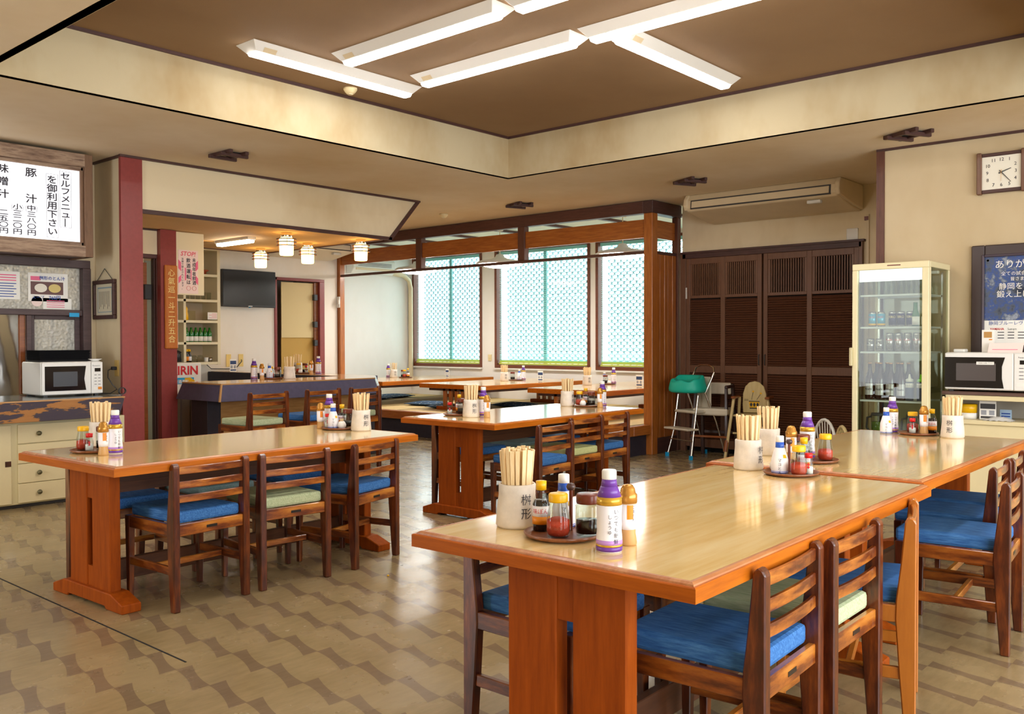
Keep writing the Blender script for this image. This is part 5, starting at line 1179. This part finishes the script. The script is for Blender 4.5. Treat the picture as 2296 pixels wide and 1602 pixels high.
# ------------------------------------------------------------------ low tatami tables and floor cushions
def tatami_table(label,x0,y0,x1,y1):
    a=thing('low_table',label,'low table',((x0+x1)/2,(y0+y1)/2,.345),0,'low tatami tables'); L,W=x1-x0,y1-y0; z=.71-.345
    m=MB(); m.box(-L/2,-W/2,z-.062,L/2,W/2,z-.004); m.build('edge_board',M['edge_wood'],a,bevel=.004); m=MB(); m.box(-L/2+.012,-W/2+.012,z-.01,L/2-.012,W/2-.012,z); m.build('tabletop',M['bar_top'],a)
    m=MB(); m.box(-L/2+.1,-W/2+.1,z-.10,L/2-.1,W/2-.1,z-.062); m.build('apron',M['dark_trim'],a)
    for s in (-1,1):
        x=s*(L/2-.12)
        m=MB(); m.box(x-.05,-.36,0,x+.05,.36,.05); m.build('foot',M['leg_wood'],a,bevel=.004)
        for k in range(5): m=MB(); m.box(x-.02,-.255+.115*k,.05,x+.02,-.205+.115*k,z-.062); m.build('leg_bar',M['screen_wood_z'],a,bevel=.003)
    return a
tatami_table('low wooden tatami table by the white end wall, partly hidden by the bar end',8.78,10.22,11.22,11.45)
tatami_table('low wooden tatami table in the middle before the wide window',8.82,8.20,11.12,9.47)
tatami_table('low wooden tatami table next to the corner post',8.78,6.20,11.12,7.42)
def cushion_floor():
    a=thing('floor_cushion','c','cushion'); mb=MB(); n=10; L=.26
    top=[];bot=[]
    for i in range(n+1):
        for j in range(n+1):
            u=2*i/n-1; v=2*j/n-1; h=.028*(1-u**4)*(1-v**4)+.004
            e=1-.05*(1-abs(u*v)); top.append((u*L*e,v*L*e,.028+h)); bot.append((u*L*e,v*L*e,.028-h+.0))
    N=len(top)
    for q in top+bot: mb.v.append(q)
    for i in range(n):
        for j in range(n):
            b=i*(n+1)+j; mb.f.append([b,b+n+1,b+n+2,b+1]); mb.f.append([N+b,N+b+1,N+b+n+2,N+b+n+1])
    brd=[i*(n+1) for i in range(n+1)]+[n*(n+1)+j for j in range(1,n+1)]+[i*(n+1)+n for i in range(n-1,-1,-1)]+[j for j in range(n-1,0,-1)]
    for k in range(len(brd)): p,q=brd[k],brd[(k+1)%len(brd)]; mb.f.append([p,q,N+q,N+p])
    mb.m=[0]*len(mb.f); mb.sm=[True]*len(mb.f)
    mb.build('cover',M['zabuton'],a); return a
zp=Proto(cushion_floor()); GZ='navy floor cushions'
for x,y,r,l in ((10.35,11.75,.1,'navy patterned floor cushion at the foot of the white end wall'),(9.75,11.6,-.1,'navy patterned floor cushion beside the bar end, before the end wall'),(9.42,9.92,.2,'navy patterned floor cushion lying open between the end table and the middle table'),(9.18,9.20,0,'navy patterned floor cushion pushed under the slatted end of the middle tatami table'),(10.05,8.75,.05,'navy patterned floor cushion under the middle of the middle tatami table'),(9.5,7.75,.1,'navy patterned floor cushion between the middle table and the corner post table'),(9.25,6.85,0,'navy patterned floor cushion under the tatami table by the corner post')):
    zp.place((x,y,.345),r,l,GZ)
# ------------------------------------------------------------------ condiment sets
def P_tray():
    a=thing('condiment_tray','t','tray'); m=MB().lathe([(0,0),(.095,0),(.112,.006),(.117,.014),(.113,.016),(.104,.009),(.0,.007)],32); m.build('tray',M['tray_wood'],a); return a
def P_holder():
    a=thing('chopstick_cup','h','cup'); wob=lambda an,z: 1+.018*math.sin(3*an+z*30)+.01*math.sin(5*an)
    m=MB().lathe([(0,0),(.060,0),(.065,.008),(.062,.05),(.057,.10),(.0575,.130),(.054,.134),(.051,.130),(.050,.02),(0,.016)],28,wob=wob); m.build('pottery',M['pottery'],a)
    m=MB()
    for ch,z in (('桝',.088),('形',.046)): wrap_to(m,ch,.0632+.002,0,z,.036,off=.0)
    m.build('lettering',M['ink'],a); return a
def P_chili():
    a=thing('chili_jar','c','jar'); m=MB().lathe([(0,0),(.030,0),(.036,.015),(.034,.055),(.025,.098),(.025,.108),(.0235,.108),(.0235,.098),(.032,.055),(.034,.018),(.028,.004),(0,.004)],20); m.build('jar',M['jar_glass'],a)
    m=MB().lathe([(0,.005),(.028,.005),(.0335,.018),(.033,.048),(.018,.055),(0,.056)],18); m.build('chili',M['chili'],a)
    m=MB().lathe([(.0,.100),(.027,.100),(.028,.104),(.028,.122),(.025,.125),(0,.125)],20); m.build('lid',M['yellow'],a); return a
def P_soy():
    a=thing('soy_jar','s','jar'); m=MB().lathe([(0,0),(.033,0),(.036,.006),(.036,.085),(.031,.095),(.029,.095),(.034,.083),(.034,.008),(0,.006)],20); m.build('jar',M['jar_glass'],a)
    m=MB().lathe([(0,.007),(.0335,.008),(.0335,.045),(0,.045)],18); m.build('sauce',M['soy'],a)
    m=MB().lathe([(0,.093),(.033,.093),(.034,.097),(.034,.117),(.031,.121),(0,.121)],20); m.build('lid',M['brown_cap'],a)
    m=MB(); m.tube([(0,.034,.085),(0,.056,.08),(0,.058,.04),(0,.036,.03)],.005,6); m.build('handle',M['jar_glass'],a); return a
def P_salt():
    a=thing('salt_shaker','s','shaker'); m=MB().lathe([(0,0),(.020,0),(.0215,.004),(.0205,.05),(.015,.068),(.015,.076),(.0135,.076),(.019,.05),(.0195,.005),(0,.004)],16); m.build('jar',M['jar_glass'],a)
    m=MB().lathe([(0,.004),(.019,.005),(.019,.035),(0,.037)],14); m.build('salt',M['salt'],a); m=MB().lathe([(0,.072),(.0165,.072),(.017,.092),(0,.094)],16); m.build('cap',M['red'],a)
    m=MB(); 
    for dz in (.0,.012): wrap_to(m,'◆',.0213,0,.034+dz,.014)
    m.build('print',M['red_print'],a); return a
def P_pick():
    a=thing('toothpick_pot','t','pot'); m=MB().lathe([(0,0),(.018,0),(.027,.014),(.028,.026),(.020,.042),(.014,.048),(.011,.048),(.015,.04),(.0,.038)],18); m.build('pot',M['white'],a)
    m=MB()
    for k in range(9): an=k*.7; m.tube([(.005*math.cos(an),.005*math.sin(an),.03),(.011*math.cos(an),.011*math.sin(an),.064)],.0016,4)
    tag(m.build('toothpicks',M['chop'],a),kind='stuff'); return a
def P_ponzu():
    a=thing('ponzu_bottle','p','bottle'); m=MB().lathe([(0,0),(.025,0),(.0265,.006),(.0265,.082),(.018,.108),(.0125,.118),(.0125,.132),(0,.132)],18); m.build('bottle',M['jar_glass'],a)
    m=MB().lathe([(0,.002),(.0245,.003),(.0255,.078),(.020,.092),(0,.093)],16); m.build('sauce',M['soy'],a); m=MB().lathe([(0,.122),(.0155,.122),(.016,.148),(0,.15)],16); m.build('cap',M['yellow'],a)
    m=MB().lathe([(.0269,.045),(.0269,.076)],18); m.build('label',M['label_white'],a); m=MB().lathe([(.0270,.022),(.0270,.045)],18); m.build('label_band',M['orange'],a)
    m=MB(); wrap_to(m,'味ぽん',.0274,0,.060,.017); m.build('lettering',M['red_print'],a); return a
def P_blue():
    a=thing('mayonnaise_bottle','b','bottle'); m=MB().lathe([(0,0),(.032,0),(.0355,.008),(.035,.06),(.022,.105),(.017,.112),(.017,.116),(0,.117)],20); m.build('bottle',M['label_white'],a); m=MB().lathe([(.0345,.003),(.0358,.012)],20); m.build('base_band',M['blue_film'],a)
    m=MB().lathe([(.0175,.108),(.0185,.110),(.0175,.134),(0,.134)],18); m.build('collar',M['blue_film'],a); m=MB().lathe([(.0175,.132),(.017,.158),(.015,.160),(0,.160)],18); m.build('cap',M['white'],a)
    m=MB(); wrap_to(m,'マヨとろ',.0362,0,.058,.016,vert=True); m.build('lettering',M['ink'],a)
    m=MB(); v=[(.0345*math.cos(.45+q*.12)*(1-.16*k),.0345*math.sin(.45+q*.12)*(1-.16*k),.068+.014*k) for k in range(2) for q in range(5)]; m.add(v,[(q,q+1,q+6,q+5) for q in range(4)]); m.build('sticker',M['yellow'],a); return a
def P_gold():
    a=thing('sesame_bottle','g','bottle'); m=MB().lathe([(0,0),(.024,0),(.0255,.006),(.0215,.035),(.0235,.06),(.0245,.118),(.022,.122),(0,.122)],18); m.build('bottle',M['sesame'],a); m=MB().lathe([(.0225,.045),(.0243,.06),(.0252,.116)],18); m.build('label',M['label_white'],a)
    m=MB(); n=6; r=.0256; v=[(r*math.cos(-.35+q*.12),r*math.sin(-.35+q*.12),z) for z in (.075,.115) for q in range(n+1)]; m.add(v,[(q,q+1,n+2+q,n+1+q) for q in range(n)],0,True); m.build('label_band',M['orange'],a)
    m=MB(); wrap_to(m,'ごまだれ',.0258,.45,.108,.011,vert=True); m.build('lettering',M['ink'],a)
    m=MB().lathe([(.0265,.119),(.0265,.142),(.022,.147),(.020,.158),(.014,.168),(0,.171)],20); m.build('cap',M['gold'],a); return a
def P_purple():
    a=thing('dressing_bottle','p','bottle'); m=MB().lathe([(0,0),(.033,0),(.036,.006),(.0355,.04),(.0335,.06),(.0345,.075),(.0335,.09),(.035,.13),(.033,.15),(.022,.178),(.0185,.188),(.0185,.196),(0,.196)],22); m.build('bottle',M['label_white'],a)
    for z0,z1,mt,r0,r1 in ((.004,.016,'purple',.0362,.0363),(.016,.022,'gold_band',.0362,.0362),(.022,.034,'lilac',.0362,.0360),(.128,.150,'gold_band',.0354,.0336),(.150,.178,'purple',.0336,.0226),(.178,.199,'purple',.0226,.0192)):
        m=MB().lathe([(r0,z0),(r1,z1)],22); m.build('film_band',M[mt],a)
    m=MB().lathe([(.0195,.196),(.0200,.200),(.0200,.218),(.018,.222),(0,.222)],20); m.build('cap',M['white'],a)
    m=MB(); wrap_to(m,'いつでも新鮮',.0364,.25,.112,.015,vert=True); wrap_to(m,'しょうゆ',.0364,-.25,.098,.013,vert=True); m.build('lettering',M['ink'],a); return a
def P_spoon():
    a=thing('spice_spoon','s','spoon'); m=MB().tube([(0,0,0),(.002,0,.125)],.006,8); m.build('handle',M['brown_cap'],a); m=MB().lathe([(0,.118),(.011,.121),(.0145,.13),(.011,.139),(0,.142)],14); m.build('knob',plain('dark_knob','4a3330',.35) if 'dark_knob' not in MATS else MATS['dark_knob'],a); return a
PR={k:Proto(f()) for k,f in dict(tray=P_tray,holder=P_holder,chili=P_chili,soy=P_soy,salt=P_salt,pick=P_pick,ponzu=P_ponzu,blue=P_blue,gold=P_gold,purple=P_purple,spoon=P_spoon).items()}
DESC=dict(tray='round brown wooden condiment tray',holder='pale pottery chopstick cup with brush lettering',chili='glass chili jar with yellow lid',soy='glass soy jar with brown lid',salt='small salt shaker with red cap',pick='tiny white toothpick pot',ponzu='small dark sauce bottle with yellow cap',blue='white squeeze bottle with blue collar',gold='slim sesame dressing bottle with gold cap',purple='tall white and purple dressing bottle',spoon='brown knobbed spice spoon')
stick=MB(); stick.hexa([(-.0042,-.0024,0),(.0042,-.0024,0),(.0042,.0024,0),(-.0042,.0024,0),(-.0062,-.003,.222),(.0062,-.003,.222),(.0062,.003,.222),(-.0062,.003,.222)]); stick=stick.mesh('chopstick',M['chop'])
GRP=dict(tray='condiment trays',holder='pottery chopstick cups',chili='chili jars',soy='soy jars',salt='salt shakers',pick='toothpick pots',ponzu='small sauce bottles',blue='blue collared squeeze bottles',gold='sesame bottles',purple='purple dressing bottles',spoon='spice spoons')
def cup_of_sticks(x,y,z,n,where):
    k=0
    for rr,cnt in ((.043,int(n*.64)),(.022,n-int(n*.64)-1),(0,1)):
        for i in range(cnt):
            an=2*PI*i/max(1,cnt)+rr*30+random.uniform(-.06,.06)
            o=bpy.data.objects.new('chopstick',stick); C.objects.link(o)
            lean=.10 if rr>.03 else .05
            o.rotation_euler=(0,0,0)
            Mx=Matrix.Translation((x+rr*.82*math.cos(an),y+rr*.82*math.sin(an),z+.0165))@Matrix.Rotation(an,4,'Z')@Matrix.Rotation(lean*.75,4,'Y')@Matrix.Rotation(PI/2+random.uniform(-.15,.15),4,'Z')@Matrix.Scale(1+random.uniform(-.02,.03),4,(0,0,1))
            o.matrix_world=Mx
            tag(o,'wooden chopstick in the pottery cup '+where,'chopstick','chopsticks in the cup '+where)
SETS=[
 (TZ,31,'on the free end of the joined tables',.45,[('holder',2.109,1.824),('tray',2.085,1.625),('ponzu',2.075,1.70,1),('chili',2.045,1.612,1),('blue',2.165,1.685,1),('soy',2.115,1.558,1),('spoon',2.135,1.635,1),('purple',2.02,1.416),('gold',2.118,1.421)]),
 (TZ,22,'before the seam of the joined tables',1.0,[('holder',3.72,1.855),('tray',3.685,1.64),('pick',3.70,1.715,1),('blue',3.635,1.668,1),('chili',3.63,1.582,1),('salt',3.665,1.555,1),('spoon',3.70,1.655,1),('ponzu',3.735,1.605,1)]),
 (TZ,22,'past the seam of the joined tables',-1.2,[('holder',4.256,2.015),('tray',4.145,1.735),('chili',4.165,1.685,1),('purple',4.205,1.79,1),('soy',4.115,1.775,1),('gold',4.08,1.815)]),
 (TZ,22,'before the drinks fridge',-.25,[('blue',5.70,1.925),('purple',5.78,1.915),('tray',5.755,1.755),('chili',5.80,1.80,1),('salt',5.715,1.775,1),('gold',5.735,1.715,1),('ponzu',5.79,1.685,1),('holder',5.70,1.545)]),
 (TZ,22,'on the drawer end of the hatch-side table',.2,[('tray',2.11,4.745),('chili',2.075,4.79,1),('salt',2.075,4.72,1),('gold',2.075,4.56),('purple',2.155,4.60),('soy',2.165,4.76,1),('holder',2.26,5.00)]),
 (TZ,22,'on the bar end of the hatch-side table',.5,[('gold',3.655,4.875),('tray',3.705,4.74),('salt',3.655,4.80,1),('blue',3.665,4.755,1),('pick',3.685,4.69,1),('soy',3.76,4.72,1),('purple',3.745,4.90),('ponzu',3.765,4.79,1),('holder',3.735,4.555)]),
 (TZ,22,'on the free end of the middle table',.4,[('tray',5.00,4.93),('salt',4.945,4.965,1),('soy',5.02,4.905,1),('ponzu',5.06,4.975,1),('holder',4.94,4.73),('purple',5.08,4.735),('gold',4.975,4.60)]),
 (TZ,22,'on the tatami end of the middle table',.9,[('holder',6.33,4.885),('tray',6.385,4.72),('chili',6.36,4.775,1),('pick',6.33,4.715,1),('soy',6.41,4.685,1),('ponzu',6.44,4.765,1),('purple',6.46,4.60),('gold',6.375,4.565)]),
 (.902,14,'on the straight front of the bar',-1.2,[('purple',5.42,8.375),('gold',5.44,8.26),('tray',5.62,8.33),('blue',5.60,8.36,1),('soy',5.66,8.30,1),('chili',5.64,8.39,1),('holder',5.74,8.20)]),
 (.902,14,'on the return of the bar by the doorway',-.5,[('holder',6.93,9.72),('tray',6.80,9.44),('chili',6.79,9.50,1),('pick',6.75,9.41,1),('salt',6.81,9.37,1),('soy',6.86,9.46,1),('gold',6.76,9.20),('purple',6.80,9.11)]),
 (.71,14,'on the low table by the white end wall',.4,[('purple',9.95,11.43),('holder',9.93,11.27),('tray',9.98,11.04),('soy',9.98,11.10,1),('chili',9.95,11.03,1),('ponzu',9.97,10.97,1)]),
 (.71,14,'on the low table before the wide window',.4,[('holder',10.05,8.94),('tray',10.35,8.97),('soy',10.33,9.02,1),('blue',10.38,8.93,1),('purple',10.50,8.95)]),
 (.71,14,'on the low table by the corner post',.5,[('holder',9.83,7.25),('tray',10.18,7.16),('soy',10.18,7.20,1),('pick',10.13,7.10,1),('blue',10.30,7.30),('purple',10.22,7.09,1)]),
]
DESC_T={}
for z,n,where,dl,items in SETS:
    for it in items:
        k,x,y=it[:3]; zz=z+(.0082 if len(it)>3 else 0)
        face=math.atan2(-y,-x)
        rz=face+(dl if k=='holder' else {'purple':.3,'blue':0,'gold':.25,'ponzu':-.1}.get(k,0))
        if k=='soy': rz=face+.9
        PR[k].place((x,y,zz),rz,DESC[k]+' '+where,GRP[k])
        if k=='holder': cup_of_sticks(x,y,z,n,where)
# printed card stands on tables
cardstand('card_stand','navy and white card stand on the low table by the white end wall',(10.62,10.72,.71),-PI/2)
cardstand('card_stand','navy and white card stand on the low table before the wide window',(10.42,8.55,.71),-PI/2,.10,.15)
cardstand('card_stand','navy and white card stand on the low table half behind the corner post',(9.98,6.52,.71),-PI/2,.10,.15)
cardstand('card_stand','navy and white card stand on the bar return under the television',(6.70,10.85,.902),0,.10,.17)
m=MB(); m.lathe([(0,.0),(.006,.001),(.007,.005),(.003,.009),(0,.0095)],8); tag(m.build('corn_kernel',M['yellow'],loc=(3.30,3.80,.0005)),'single yellow corn kernel dropped on the floor by the askew chair','crumb')
for k in list(bpy.data.meshes):
    if k.users==0: bpy.data.meshes.remove(k)
